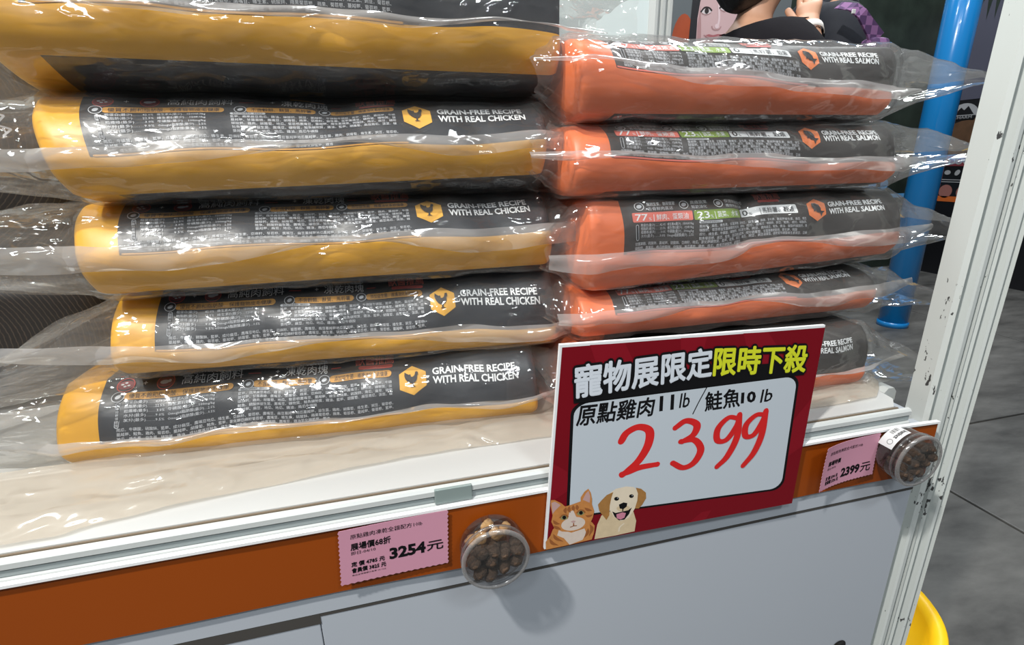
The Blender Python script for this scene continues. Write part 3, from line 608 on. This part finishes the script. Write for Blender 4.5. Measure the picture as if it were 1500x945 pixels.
def rrect(r=.06, asp=1.6, n=6):
    p = []
    for cx, cy, a0 in ((1-r, 1-r*asp, 0), (r, 1-r*asp, 90), (r, r*asp, 180), (1-r, r*asp, 270)):
        for k in range(n+1): t = R(a0+90*k/n); p.append((cx+r*math.cos(t), cy+r*asp*math.sin(t)))
    return p
wc = [(.1961, .7224), (.5161, .7017), (.5119, .8748), (.1996, .8779)]
wb_ = Art(); rr = rrect(); grow = [(x+(x-.5)*.025, y+(y-.5)*.035) for x, y in rr]
quadmap(wb_, grow, [tuple(range(len(grow)))], wc, INK, 2); quadmap(wb_, rr, [tuple(range(len(rr)))], wc, SW, 3)
wb_.build('white_writing_field', sg_map, sgn, .0001)
# title
tt = Art(); v1, f1 = text2d('寵物展限定', 1, 0, .05, 3); v2, f2 = text2d('限時下殺', 1, 0, .05, 3)
def nrm(v, ref): lo = ref.min(0); hi = ref.max(0); return (v-lo)/(hi-lo)
c1 = [(.201, .8864), (.3800, .8919), (.3764, .9296), (.1985, .9265)]; c2 = [(.3828, .8919), (.5219, .8802), (.520, .9175), (.3803, .9287)]
quadmap(tt, [(0, -.12), (1.0, -.12), (1.0, 1.05), (0, 1.05)], [(0, 1, 2, 3)], [(.197, .884), (.515, .889), (.511, .922), (.197, .921)], INK, 3) if False else None
bandp = [(-.015, -.35), (1.01, -.35), (1.01, .55), (.5, 1.0), (-.015, .9)]
quadmap(tt, bandp, [(0, 1, 2, 3, 4)], [(.203, .8864), (.518, .8830), (.517, .904), (.202, .906)], INK, 3.5)
for v, f, c, m in ((v1, f1, c1, TW), (v2, f2, c2, SY)):      # heavy face: overprinted copies, each a hair higher than the last
    for rad, n_, mm, l0 in ((.105, 12, INK, 4), (.058, 8, INK, 4.6), (.030, 8, m, 5.4), (.014, 6, m, 6.0)):
        for k in range(n_):
            a_ = 2*math.pi*k/n_; quadmap(tt, nrm(v+np.array([rad*math.cos(a_), rad*math.sin(a_)]), v), f, c, mm, l0+k*.04)
tt.build('title_lettering', sg_map, sgn, .0002)
# handwriting
hw = Art()
for t, bo, sh, c in (('原點雞肉', .014, .2, [(.2029, .8487), (.3063, .8484), (.3044, .8734), (.2013, .8763)]), ('11', .03, .05, [(.3117, .8526), (.3329, .8523), (.3310, .8732), (.3100, .8733)]), ('lb', .01, .2, [(.3390, .8529), (.3544, .8528), (.3523, .8731), (.3371, .8731)]),
                     ('鮭魚', .014, .05, [(.3771, .8430), (.4281, .8430), (.4243, .8692), (.3741, .8695)]), ('10', .04, .05, [(.4293, .8462), (.4524, .8454), (.4499, .8621), (.4271, .8624)]), ('lb', .01, .2, [(.4587, .8430), (.4782, .8440), (.4752, .8624), (.4558, .8621)])):
    cj = ord(t[0]) > 255; v, f = text2d(t, 1, 0 if cj else bo, sh, 2)
    for k in range(6 if cj else 1): quadmap(hw, nrm(v+np.array([.022*math.cos(k), .022*math.sin(k)])*(1 if cj else 0), v), f, c, INK, 4+k*.1)
hw.stroke([X(.3596, .8415), X(.3671, .8586), X(.3762, .8771)], .004, INK, 4)
hw.build('handwritten_line', sg_map, sgn, .0001)
# big red digits
dg = Art()
for pts, wd in (([(.2624, .8185), (.2694, .8296), (.2852, .8351), (.3000, .8275), (.3000, .8084), (.2891, .7879), (.2747, .7754), (.2667, .7700)], .030), ([(.2657, .7712), (.2750, .7730), (.2900, .7765), (.3147, .7768)], .028),
                ([(.3364, .8259), (.3512, .8336), (.3670, .8259), (.3640, .8120), (.3484, .8042)], .027), ([(.3463, .8048), (.3660, .8038), (.3770, .7877), (.3690, .7698), (.3534, .7648), (.3373, .7747)], .027),
                ([(.4276, .8257), (.4132, .8286), (.3994, .8149), (.4008, .7974), (.4146, .7963), (.4270, .8142), (.4300, .8283)], .024), ([(.4296, .8310), (.4302, .7984), (.4191, .7708), (.4049, .7569)], .026),
                ([(.4683, .8253), (.4553, .8261), (.4420, .8139), (.4436, .7970), (.4565, .7972), (.4670, .8157), (.4702, .8288)], .024), ([(.4699, .8308), (.4689, .7960), (.4606, .7695), (.4461, .7511)], .026)):
    dg.stroke([X(*p) for p in pts], wd, MR, 4+len(dg.items)*.2, 10, lambda t: .9+.2*math.sin(3.14*t))
    for e_ in (pts[0], pts[-1]):
        q_ = X(*e_); dg.disc(q_[0], q_[1], wd*.45*.9, wd*.5, MR, 4+len(dg.items)*.2, 14)
dg.build('handwritten_price', sg_map, sgn, .0001)
# pets
CO = mat('cat_ginger', (.50, .20, .05), .6, var=.25, vscale=150); CW = mat('cat_cream', (.62, .52, .45), .6, var=.1, vscale=120); CP = mat('ear_pink', (.48, .30, .28), .6); CS = mat('cat_stripe', (.28, .09, .02), .6); EG = mat('cat_eye', (.25, .24, .10), .4)
DC = mat('dog_cream', (.60, .47, .30), .6, var=.15, vscale=120); DE = mat('dog_ear', (.34, .16, .04), .6, var=.3, vscale=120); TG = mat('dog_tongue', (.55, .20, .28), .5); DL = mat('dog_light', (.70, .60, .46), .6, var=.08, vscale=90)
def m2(pt): return X(*pt)
# picture coordinates read on a 1418x945 enlargement of the photo corner -> sign plane metres
def pc(x, y):
    px = 780+x/7.878; py = 690+y/7.875
    # projective read-out simplified to the affine fit over this corner
    u = (px-797)/(1160-797+ (805-py)*.085); return (px-797-(-.0767)*(py-805))/369.5, ((805-.187*(px-797))-py)/(300-.10*(px-797))
pt = Art()
def PP(L_, m, l): pt.poly([pc(*p) for p in L_], m, l)
def PD(x, y, rx, ry, m, l, rot=0, n=22): PP([(x+rx*math.cos(t)*math.cos(rot)-ry*math.sin(t)*math.sin(rot), y+rx*math.cos(t)*math.sin(rot)+ry*math.sin(t)*math.cos(rot)) for t in np.linspace(0, 2*math.pi, n, endpoint=False)], m, l)
def PSs(L_, wd, m, l, tp=None): pt.stroke([pc(*p) for p in L_], wd, m, l, 6, tp)
tpr = lambda t: math.sin(3.14*min(.97, max(.03, t)))
PP([(745, 480), (700, 600), (670, 790), (900, 750), (1120, 700), (1135, 560), (1100, 440), (900, 400)], DC, 6)            # dog chest
PP([(830, 200), (900, 145), (1010, 118), (1100, 128), (1150, 190), (1150, 330), (1100, 430), (1050, 520), (960, 560), (880, 500), (830, 400), (810, 290)], DL, 7)
PP([(870, 185), (800, 220), (740, 290), (705, 340), (720, 420), (760, 480), (800, 540), (830, 480), (835, 350), (850, 260)], DE, 8)
PP([(1120, 135), (1180, 150), (1235, 200), (1240, 270), (1200, 350), (1160, 400), (1115, 400), (1140, 300), (1145, 210)], DE, 8)
PP([(862, 430), (900, 452), (975, 435), (1040, 420), (1080, 385), (1050, 470), (1000, 540), (940, 548), (890, 500)], INK, 9); PP([(908, 470), (975, 445), (1015, 455), (1000, 515), (955, 540), (915, 520)], TG, 10)
PD(908, 270, 27, 24, INK, 9); PD(1072, 240, 26, 23, INK, 9); PD(918, 262, 5, 5, SW, 10); PD(1080, 233, 5, 5, SW, 10)
PP([(935, 345), (985, 318), (1028, 328), (1022, 372), (985, 405), (945, 395)], INK, 9); PSs([(980, 400), (978, 430)], .004, INK, 10)
PD(985, 395, 75, 40, DC, 8); PSs([(760, 600), (850, 640), (900, 700)], .006, DC, 7); PSs([(1000, 590), (950, 640), (940, 700)], .006, DL, 7)
PP([(150, 905), (150, 800), (200, 720), (225, 640), (300, 560), (560, 540), (640, 560), (672, 610), (665, 700), (640, 790), (400, 850)], CO, 11)
PP([(290, 640), (420, 690), (560, 640), (580, 700), (540, 790), (400, 850), (340, 760), (270, 720)], CW, 12)
PP([(225, 460), (205, 330), (210, 265), (250, 265), (320, 310), (355, 350), (420, 330), (520, 290), (520, 240), (560, 170), (600, 135), (625, 180), (640, 260), (640, 330), (665, 420), (650, 500), (620, 580), (520, 650), (430, 680), (320, 670), (240, 620), (210, 540)], CO, 13)
PP([(225, 440), (215, 300), (250, 285), (310, 330), (250, 400)], CP, 14); PP([(540, 270), (575, 190), (602, 160), (620, 230), (615, 310)], CP, 14)
PD(440, 575, 130, 85, CW, 14, -.25); PP([(400, 420), (440, 400), (470, 480), (480, 560), (400, 570), (385, 500)], CW, 14.5)
PD(343, 487, 40, 32, EG, 15, -.2); PD(520, 433, 42, 33, EG, 15, -.3); PD(345, 488, 20, 24, INK, 16); PD(522, 434, 20, 24, INK, 16)
for e_ in ((343, 487), (520, 433)): PSs([(e_[0]-44, e_[1]+5), (e_[0]-15, e_[1]-31), (e_[0]+20, e_[1]-30), (e_[0]+44, e_[1]-2)], .006, CS, 17)
PP([(410, 545), (440, 530), (468, 538), (445, 565)], CP, 16); PSs([(443, 565), (440, 600), (405, 615)], .004, CS, 17); PSs([(440, 600), (478, 598)], .004, CS, 17)
for L_ in ([(365, 360), (355, 400), (365, 440)], [(400, 345), (395, 390), (410, 430)], [(440, 335), (440, 375), (450, 410)], [(478, 330), (482, 370), (485, 400)], [(560, 370), (600, 400), (640, 410)], [(570, 470), (610, 480), (650, 460)], [(230, 520), (260, 560), (300, 570)], [(235, 590), (270, 620), (310, 640)], [(620, 590), (640, 650), (610, 740)], [(230, 700), (260, 760), (330, 800)], [(190, 760), (220, 820), (280, 850)], [(600, 640), (590, 700), (560, 760)]):
    PSs(L_, .012, CS, 15, tpr)
pt.build('cat_and_dog_picture', sg_map, sgn, .00006)
# acrylic clip holding the sign, seen past its right edge
cl = empty('acrylic_clip', (.531, -.006, .815), 'clear acrylic sign clip on the rail behind the right edge of the red sign', 'clip')
lathe('tube', [(.0, .845), (.008, .844), (.011, .838), (.011, .80), (.0115, .79), (.0115, .785), (0, .785)], CLEAR2, 24, 'z', (0, 0, -.815), cl)
cl.location = (.5285, .004, .818); 
# ------------------------------------------------------------------ price tags
def pricetag(c, name, label, rows, curl):
    """c: BL,BR,TR,TL (x,z)"""
    c = [np.array(depth(p[0], p[1], .0135)) for p in c]
    def mp(v, h):
        u = np.clip(v[:, :1], -.05, 1.05); q = v[:, 1:2]; p = c[0]*(1-u)*(1-q)+c[1]*u*(1-q)+c[2]*u*q+c[3]*(1-u)*q
        y = -.0135-h-curl*((1-u[:, 0])**3*.010+q[:, 0]**3*.002); return np.column_stack([p[:, 0], y, p[:, 1]])
    root = wroot(name, (float(c[0][0]), -.013, float(c[0][1])), label, 'price tag')
    A = Art(); n = 34; V = []; nr = 26
    for j in range(nr+1):
        for i in range(n+1):
            u, q = i/n, j/nr
            if i in (0, n): u += (.008 if j % 2 else -.004)*(1 if i else -1)
            if j == 0: q += (.012 if i % 2 else -.004)
            V.append((u, q))
    A.add(V, [(j*(n+1)+i, j*(n+1)+i+1, (j+1)*(n+1)+i+1, (j+1)*(n+1)+i) for j in range(nr) for i in range(n)], PINK, 0)
    pg = A.build('paper', mp, root); so = pg.modifiers.new('s', 'SOLIDIFY'); so.thickness = .0003; so.offset = 0
    T = Art()
    for t, x, y, wd, ht, bold in rows:
        v, f = text2d(t, 1, bold, 0, 1 if len(t) > 8 else 2); nv = (v-v.min(0))/np.ptp(v, axis=0); 
        for k in range(5 if bold and ord(t[0]) > 255 else 1): T.add(nv*[wd, ht]+[x+(.0022*math.cos(k*1.26) if k else 0), y+(.004*math.sin(k*1.26) if k else 0)], f, INK, 2+k*.1)
    T.build('printed_price', mp, root)
    return root
pricetag([(-.0815, .6880), (.0415, .6885), (.0450, .7640), (-.0765, .7625)], 'price_tag', 'pink price tag reading 3254, left of the larger-looking jar of kibble',
         [('原點雞肉凍乾全貓配方10lb', .10, .815, .66, .085, .0), ('展場價68折', .10, .61, .36, .125, .012), ('即日-04/10', .10, .525, .22, .06, 0), ('定 價 4785 元', .10, .31, .30, .085, .004), ('會員價 3825 元', .10, .195, .31, .085, .01), ('商品以現場標示為準 04.10止', .10, .135, .31, .03, 0), ('3254', .445, .295, .34, .215, .045), ('元', .80, .31, .155, .17, .012)], .2)
pricetag([(.5745, .6890), (.6800, .6930), (.6760, .7645), (.5735, .7620)], 'price_tag', 'pink price tag reading 2399 with curled edge, left of the jar at the counter end',
         [('原點鮭魚無穀全犬配方10lb', .10, .775, .62, .08, .0), ('展場特價', .10, .53, .25, .105, .012), ('即日-04/10', .10, .435, .17, .055, 0), ('定 價 3290 元', .10, .20, .24, .085, .004), ('會員價 2720 元', .10, .10, .26, .085, .01), ('2399', .40, .14, .34, .22, .045), ('元', .76, .14, .17, .21, .012)], 1.0)
# ------------------------------------------------------------------ jars of kibble
KIB = mat('kibble_brown', (.085, .050, .030), .8, bump=.8, bscale=350, var=.4, vscale=200); CHUNK = mat('freeze_dried_chunk', (.62, .36, .14), .85, bump=.5, bscale=300, var=.2, vscale=150)
def pebble(name, m, s, cubic=0, seed=0):
    bm = bmesh.new(); bmesh.ops.create_icosphere(bm, subdivisions=3, radius=1)
    for v in bm.verts:
        c = v.co.normalized()
        if cubic: c = c/max(abs(c.x), abs(c.y), abs(c.z))*.8*cubic+c*(1-cubic)
        c = c*(1+.16*noise.noise(c*2.2+Vector((seed, 0, 0)))+.05*noise.noise(c*6))
        v.co = Vector((c.x*s[0], c.y*s[1], c.z*s[2]))
    me = bpy.data.meshes.new(name); bm.to_mesh(me); bm.free(); me.materials.append(m); me.polygons.foreach_set('use_smooth', [True]*len(me.polygons)); return me
KM = [pebble('kibble', KIB, (.0088, .0066, .0082), 0, k*3.1) for k in range(3)]; CM = [pebble('chunk', CHUNK, (.0085, .006, .0075), .85, k*2.7) for k in range(2)]
def jar(cx, cz, label, where, seed, sticker=False, fill=.62):
    root = empty('sample_jar', (cx, -.012, cz), label, 'jar', 'clear sample jars on the card strip'); r0 = .0370; d = .030
    lathe('jar_body', [(0, -.001), (.033, -.001), (.0355, -.004), (r0, -.008), (r0, -.025), (.0362, -.026), (.0362, -.029)], CLEAR, 56, 'y', (0, 0, 0), root)
    pf = []; seg = 120
    lathe('jar_lid', [(.0375, -.026), (.0392, -.0265), (.0392, -.0290), (.0385, -.0295), (.0392, -.030), (.0392, -.0325), (.0385, -.033), (.0392, -.0335), (.0390, -.0370), (.0375, -.0385), (.0350, -.0385), (.0345, -.0375), (0, -.0375)], CLEAR, 64, 'y', (0, 0, 0), root)
    lathe('lid_rim', [(.0345, -.0375), (.0352, -.0387), (.0385, -.0387), (.0394, -.0370), (.0394, -.0352)], CLEAR2, 64, 'y', (0, 0, 0), root)
    lathe('thread_ring', [(.0365, -.0255), (.0387, -.0262), (.0387, -.0272), (.0365, -.0277)], CLEAR2, 64, 'y', (0, 0, 0), root)
    rn = random.Random(seed); pts = []; tries = 0
    lim = 34
    while len(pts) < 15 and tries < 6000:
        tries += 1; a = rn.uniform(0, 6.28); q = .0285*math.sqrt(rn.random()); x, z = q*math.cos(a), q*math.sin(a)
        if z > -.0285+.057*fill+.004*math.cos(x*90): continue
        if all((x-p[0])**2+(z-p[1])**2 > .0122**2 for p in pts): pts.append((x, z))
    for lay, y in ((0, -.0300), (1, -.0180)):
        for i, (x, z) in enumerate(pts):
            xx, zz = (x, z) if lay == 0 else (x*.95+.003, z*.95-.002)
            if math.hypot(xx, zz) > .0285: continue
            o = bpy.data.objects.new('kibble', KM[i % 3]); o.location = (cx+xx, -.012+y, cz+zz); o.rotation_euler = (rn.uniform(0, 6), rn.uniform(-.5, .5), rn.uniform(0, 6)); link(o)
            tag(o, 'round dark brown kibble piece in the jar '+where, 'kibble', 'kibble in the jar '+where)
    return root
jar(.0912, .724, 'clear jar of brown kibble and pale chunks between the 3254 tag and the red sign', 'beside the red sign', 3)
for k, (dx, dy, dz, rz) in enumerate([(-.014, -.018, .0175, .2), (.004, -.020, .021, .9), (-.004, -.008, .025, .4), (.016, -.012, .018, 1.3), (-.023, -.010, .009, .6)]):
    o = bpy.data.objects.new('freeze_dried_chunk', CM[k % 2]); o.location = (.0912+dx, -.012+dy, .724+dz); o.rotation_euler = (.3*k, rz, .5*k); link(o)
    tag(o, 'pale yellow freeze-dried chunk in the jar beside the red sign', 'treat', 'freeze-dried chunks in the jar')
j2 = jar(.6935, .743, 'clear jar of dark kibble with white barcode sticker at the counter end', 'at the counter end', 11, True, .8)
sa = Art()
def cyl(v, h):  # sticker wrapped on the upper left of the jar wall: v = (arc, depth)
    ang = R(128)-v[:, 0]/.0375; rr_ = .0394+h; return np.column_stack([rr_*np.cos(ang), -.002-v[:, 1], rr_*np.sin(ang)])
STW = mat('sticker_white', (.6, .6, .6), .6)
V = [(.036*i/12-.018, .0005+.0205*j/4) for j in range(5) for i in range(13)]
sa.add(V, [(j*13+i, j*13+i+1, (j+1)*13+i+1, (j+1)*13+i) for j in range(4) for i in range(12)], STW, 0)
for k, wd in enumerate((1, .6, 1.4, .7, .7, 1.5, .6, 1)): sa.poly([(.002+k*.0015, .003), (.002+k*.0015+wd*.0006, .003), (.002+k*.0015+wd*.0006, .009), (.002+k*.0015, .009)], INK, 1)
v, f = text2d('Instinct', 1, .03, 0, 2); nv = (v-v.min(0))/np.ptp(v, axis=0)
sa.add(np.column_stack([.016-nv[:, 0]*.0185, .0120+nv[:, 1]*.0060]) , f, INK, 1)
sa.ring(-.0095, .0130, .0038, .0005, INK, 1, 16)
sa.build('barcode_sticker', cyl, j2)
# ------------------------------------------------------------------ yellow stool behind the post
yb = empty('yellow_tub', (1.01, .274, 0), 'low round yellow plastic tub on the floor beyond the ribbed post', 'tub')
YP = mat('yellow_plastic', (.85, .50, .005), .4)
lathe('tub_body', [(0, 0), (.20, 0), (.21, .01), (.222, .09), (.226, .096), (.228, .102), (.224, .107), (.205, .105), (.195, .09), (.18, .03), (0, .03)], YP, 64, 'z', (0, 0, 0), yb)
# ------------------------------------------------------------------ two visitors behind the counter
def skin(name, joints, edges, m, parent=None, root=0, sub=2):
    me = bpy.data.meshes.new(name); me.from_pydata([j[:3] for j in joints], edges, []); me.materials.append(m)
    o = link(bpy.data.objects.new(name, me), parent); md = o.modifiers.new('skin', 'SKIN'); md.use_smooth_shade = True
    for i, j in enumerate(joints):
        r_ = j[3]; me.skin_vertices[0].data[i].radius = r_ if isinstance(r_, tuple) else (r_, r_)
    me.skin_vertices[0].data[root].use_root = True
    o.modifiers.new('sub', 'SUBSURF').levels = sub; o.modifiers[-1].render_levels = sub
    return o
SKIN = mat('skin', (.50, .27, .17), .5, var=.06, vscale=30); BLS = mat('black_shirt', (.010, .009, .011), .95, spec=.1, bump=.4, bscale=20); TRO = mat('dark_trousers', (.02, .022, .03), .85); HR = mat('black_hair', (.010, .009, .010), .45, bump=.6, bscale=60); HB = mat('brown_hair', (.06, .025, .010), .5, bump=.6, bscale=60)
NV = mat('navy_jacket', (.006, .008, .015), .8, bump=.3, bscale=15); SHO = mat('shoe_black', (.02, .02, .02), .5); WBAND = mat('watch_band_white', (.7, .66, .62), .5)
def person(ox, oy, ang, hgt, arm_pose, label, top, hair, longhair=False):
    """stands at ox,oy; local x = forward (the way the person faces), y = left"""
    root = empty('person', (ox, oy, 0), label, 'person'); root.rotation_euler = (0, 0, ang); k = hgt/1.70
    J = [(0, 0, .95, (.10, .08)), (0, 0, 1.12, (.095, .07)), (0, 0, 1.30, (.11, .075)), (0, 0, 1.42, (.09, .07)), (0, 0, 1.49, .050), (.015, 0, 1.54, .048), (.03, 0, 1.585, (.072, .062)), (.022, 0, 1.645, (.088, .074)), (.01, 0, 1.69, (.055, .05)),
         (0, .08, .90, .035), (.01, .10, .50, .042), (-.01, .10, .10, .032), (.13, .10, .04, .032), (0, -.08, .90, .035), (.01, -.10, .50, .042), (-.01, -.10, .10, .032), (.13, -.10, .04, .032),
         (0, .17, 1.40, .055), (0, -.17, 1.40, .055)]
    Ed = [(0, 1), (1, 2), (2, 3), (3, 4), (4, 5), (5, 6), (6, 7), (7, 8), (0, 9), (9, 10), (10, 11), (11, 12), (0, 13), (13, 14), (14, 15), (15, 16), (3, 17), (3, 18)]
    for side, sh in ((1, 17), (-1, 18)):
        el, wr_, hd = arm_pose[side]; i = len(J)
        J += [(*el, .040), (*wr_, .027), (*hd, (.034, .020))]; Ed += [(sh, i), (i, i+1), (i+1, i+2)]
        d = (Vector(hd)-Vector(wr_)).normalized(); sidev = Vector(arm_pose.get('hs%d' % side, (0, 1, 0))); curl = Vector(arm_pose.get('hc%d' % side, (0, 0, -1)))
        for q, ln in enumerate((.070, .078, .072, .058)):
            b0 = Vector(hd)+sidev*(-.027+.018*q); m_ = b0+d*ln*.55; t_ = m_+d*ln*.35+curl*ln*.35; j = len(J)
            J += [(*b0, .0105), (*m_, .0088), (*t_, .0075)]; Ed += [(i+2, j), (j, j+1), (j+1, j+2)]
        b0 = Vector(wr_)+d*.02+sidev*-.035; t_ = b0+d*.04-sidev*.022+curl*.01; j = len(J); J += [(*b0, .011), (*t_, .009)]; Ed += [(i+1, j), (j, j+1)]
    J = [(x*k, y*k, z*k, r_) for x, y, z, r_ in J]
    skin('body', J, Ed, SKIN, root)
    # clothes
    T = [(0, 0, .86, (.15, .12)), (0, 0, 1.0, (.15, .12)), (0, 0, 1.15, (.14, .11)), (0, 0, 1.30, (.15, .11)), (0, 0, 1.425, (.125, .105)), (0, 0, 1.475, .068), (0, .175, 1.405, .082), (0, -.175, 1.405, .082)]
    Te = [(0, 1), (1, 2), (2, 3), (3, 4), (4, 5), (4, 6), (4, 7)]
    for side, sh in ((1, 6), (-1, 7)):
        el = Vector(arm_pose[side][0]); s_ = Vector(T[sh][:3]); f = 1.0 if top is NV else .85; e_ = s_+(el-s_)*f; i = len(T); T.append((*e_, .066)); Te.append((sh, i))
        if top is NV: T.append((*(el+(Vector(arm_pose[side][1])-el)*.9), .042)); Te.append((i, i+1))
    skin('jacket' if top is NV else 'shirt', [(x*k, y*k, z*k, r_) for x, y, z, r_ in T], Te, top, root)
    P_ = [(0, 0, .95, (.11, .10)), (0, .085, .84, .105), (.01, .10, .50, .078), (-.01, .10, .12, .058), (0, -.085, .84, .105), (.01, -.10, .50, .078), (-.01, -.10, .12, .058)]
    skin('trousers', [(x*k, y*k, z*k, r_) for x, y, z, r_ in P_], [(0, 1), (1, 2), (2, 3), (0, 4), (4, 5), (5, 6)], TRO, root)
    for s_ in (1, -1): skin('shoe', [(-.05*k, s_*.10*k, .045, .042), (.06*k, s_*.10*k, .04, .040), (.16*k, s_*.10*k, .03, .030)], [(0, 1), (1, 2)], SHO, root, 0, 1)
    bm = bmesh.new(); bmesh.ops.create_icosphere(bm, subdivisions=5, radius=1)
    for v in bm.verts:
        c = v.co.copy(); x, y, z = c.x*.112-.012, c.y*.098, c.z*.108+1.655
        if c.z < 0: dn = -c.z*(.135 if longhair else .045)*max(0, min(1, .55-c.x*.9)); z -= dn; y *= 1+.25*(-c.z)*max(0, -c.x)
        f = max(0, min(1, (c.x-.25)/.25))*max(0, min(1, (.42-c.z)/.25))       # hairline: open over the face
        x -= f*(x-.0)*.75; y *= 1-.25*f
        n = noise.noise(Vector((c.x*3, c.y*9, c.z*2)))*.008
        v.co = Vector(((x+c.x*n)*k, (y+c.y*n)*k, z*k))
    me = bpy.data.meshes.new('hair'); bm.to_mesh(me); bm.free(); me.materials.append(hair); me.polygons.foreach_set('use_smooth', [True]*len(me.polygons)); link(bpy.data.objects.new('hair', me), root)
    # face: nose, eyes, mouth, ears
    def ell(name, c, s, m):
        bm = bmesh.new(); bmesh.ops.create_icosphere(bm, subdivisions=2, radius=1)
        for v in bm.verts: v.co = Vector([c[q]*k+v.co[q]*s[q]*k for q in range(3)])
        me = bpy.data.meshes.new(name); bm.to_mesh(me); bm.free(); me.materials.append(m); link(bpy.data.objects.new(name, me), root)
    ell('nose', (.108, 0, 1.605), (.016, .013, .020), SKIN); ell('mouth', (.094, 0, 1.565), (.008, .022, .006), LIP)
    for s_ in (1, -1): ell('eye', (.093, s_*.030, 1.635), (.010, .013, .008), SCL); ell('pupil', (.101, s_*.030, 1.635), (.004, .006, .006), EYE); ell('ear', (.01, s_*.078, 1.615), (.016, .009, .028), SKIN)
    return root
# first visitor: right hand raised to the chin, white watch band
p1 = person(1.07, .90, R(-5), 1.72, {1: ((.04, .22, 1.13), (.12, .20, .92), (.14, .19, .83)), -1: ((.02, -.31, 1.23), (.078, -.125, 1.462), (.092, -.105, 1.515)), 'hs-1': (.75, -.35, .15), 'hc-1': (-.35, .5, .2), 'hs1': (1, 0, 0), 'hc1': (0, -1, 0)},
            'person in black t-shirt with black hair and white watch band, hand raised to the chin', BLS, HR, False)
k = 1.72/1.70; d = (Vector((.078, -.125, 1.462))-Vector((.02, -.31, 1.23))).normalized(); q = d.to_track_quat('Z', 'Y').to_matrix().to_4x4()
wt = lathe('watch_band', [(.033, -.010), (.035, -.010), (.035, .010), (.033, .010)], WBAND, 28, 'z', (0, 0, 0), p1); wt.matrix_local = Matrix.Translation(Vector((.072, -.145, 1.438))*k) @ q
wf = lathe('watch_face', [(0, .004), (.014, .004), (.016, .002), (.016, -.004), (0, -.004)], INK, 24, 'z', (0, 0, 0), p1); wf.matrix_local = Matrix.Translation(Vector((.100, -.150, 1.435))*k) @ Matrix.Rotation(R(70), 4, 'Y')
# second visitor: navy jacket, brown hair, checked purple strap bag
p2 = person(1.49, 1.12, R(155), 1.90, {1: ((-.02, .25, 1.15), (.05, .24, .93), (.06, .24, .85)), -1: ((-.02, -.25, 1.15), (.05, -.24, .93), (.06, -.24, .85)), 'hs1': (1, 0, 0), 'hs-1': (1, 0, 0), 'hc1': (0, -1, 0), 'hc-1': (0, 1, 0)},
            'person in dark navy jacket with brown hair, carrying a purple checked shoulder bag', NV, HB, True)
def check_mat():
    m = mat('purple_check_cloth', (.2, .1, .25), .8); nt = m.node_tree; b = nt.nodes['Principled BSDF']; N = nt.nodes.new; L = nt.links.new
    tc = N('ShaderNodeTexCoord'); ck = N('ShaderNodeTexChecker'); ck.inputs['Scale'].default_value = 45; ck.inputs[1].default_value = (.20, .09, .22, 1); ck.inputs[2].default_value = (.07, .03, .10, 1); L(tc.outputs['Object'], ck.inputs[0]); L(ck.outputs[0], b.inputs['Base Color']); return m
PC = check_mat()
hb = wroot('shoulder_bag', (1.46, .8, 1.2), 'purple checked cloth shoulder bag hanging from the navy jacketed person', 'bag')
def ribbon(pts, wd, th, m, name, parent, loc):
    V = []; n = len(pts)
    for i, p in enumerate(pts):
        p = Vector(p); dr = (Vector(pts[min(i+1, n-1)])-Vector(pts[max(i-1, 0)])).normalized(); s_ = dr.cross(Vector((0, 1, 0))).normalized()
        for a_, b_ in ((-1, -1), (1, -1), (1, 1), (-1, 1)): V.append(p+s_*a_*wd[i]/2+Vector((0, b_*th/2, 0)))
    F = [(i*4+q_, i*4+(q_+1) % 4, (i+1)*4+(q_+1) % 4, (i+1)*4+q_) for i in range(n-1) for q_ in range(4)]+[(0, 3, 2, 1), ((n-1)*4, (n-1)*4+1, (n-1)*4+2, (n-1)*4+3)]
    o = mesh(name, V, F, m, parent); return o
L0 = (1.80, 1.13, 1.3)
ribbon([(1.290, .83, 1.548), (1.300, .79, 1.535), (1.318, .775, 1.516), (1.340, .775, 1.496), (1.362, .775, 1.477), (1.384, .775, 1.455)], [.026, .028, .03, .034, .04, .05], .006, PC, 'strap', hb, L0)
bgm = box('bag_pouch', (1.335, .755, 1.34), (1.435, .805, 1.462), PC, hb, .02)
for v in bgm.data.vertices:
    if v.co.z > 1.4: v.co.x = 1.39+(v.co.x-1.39)*.7
tg = box('white_hair_clip', (1.276, .765, 1.512), (1.287, .769, 1.523), STW, None, .001); tag(tg, 'small white tag by the brown hair of the navy jacketed person', 'tag')
for r_ in WROOTS:
    for c in r_.children: c.location = c.location-r_.location
print('objects', len(bpy.data.objects))
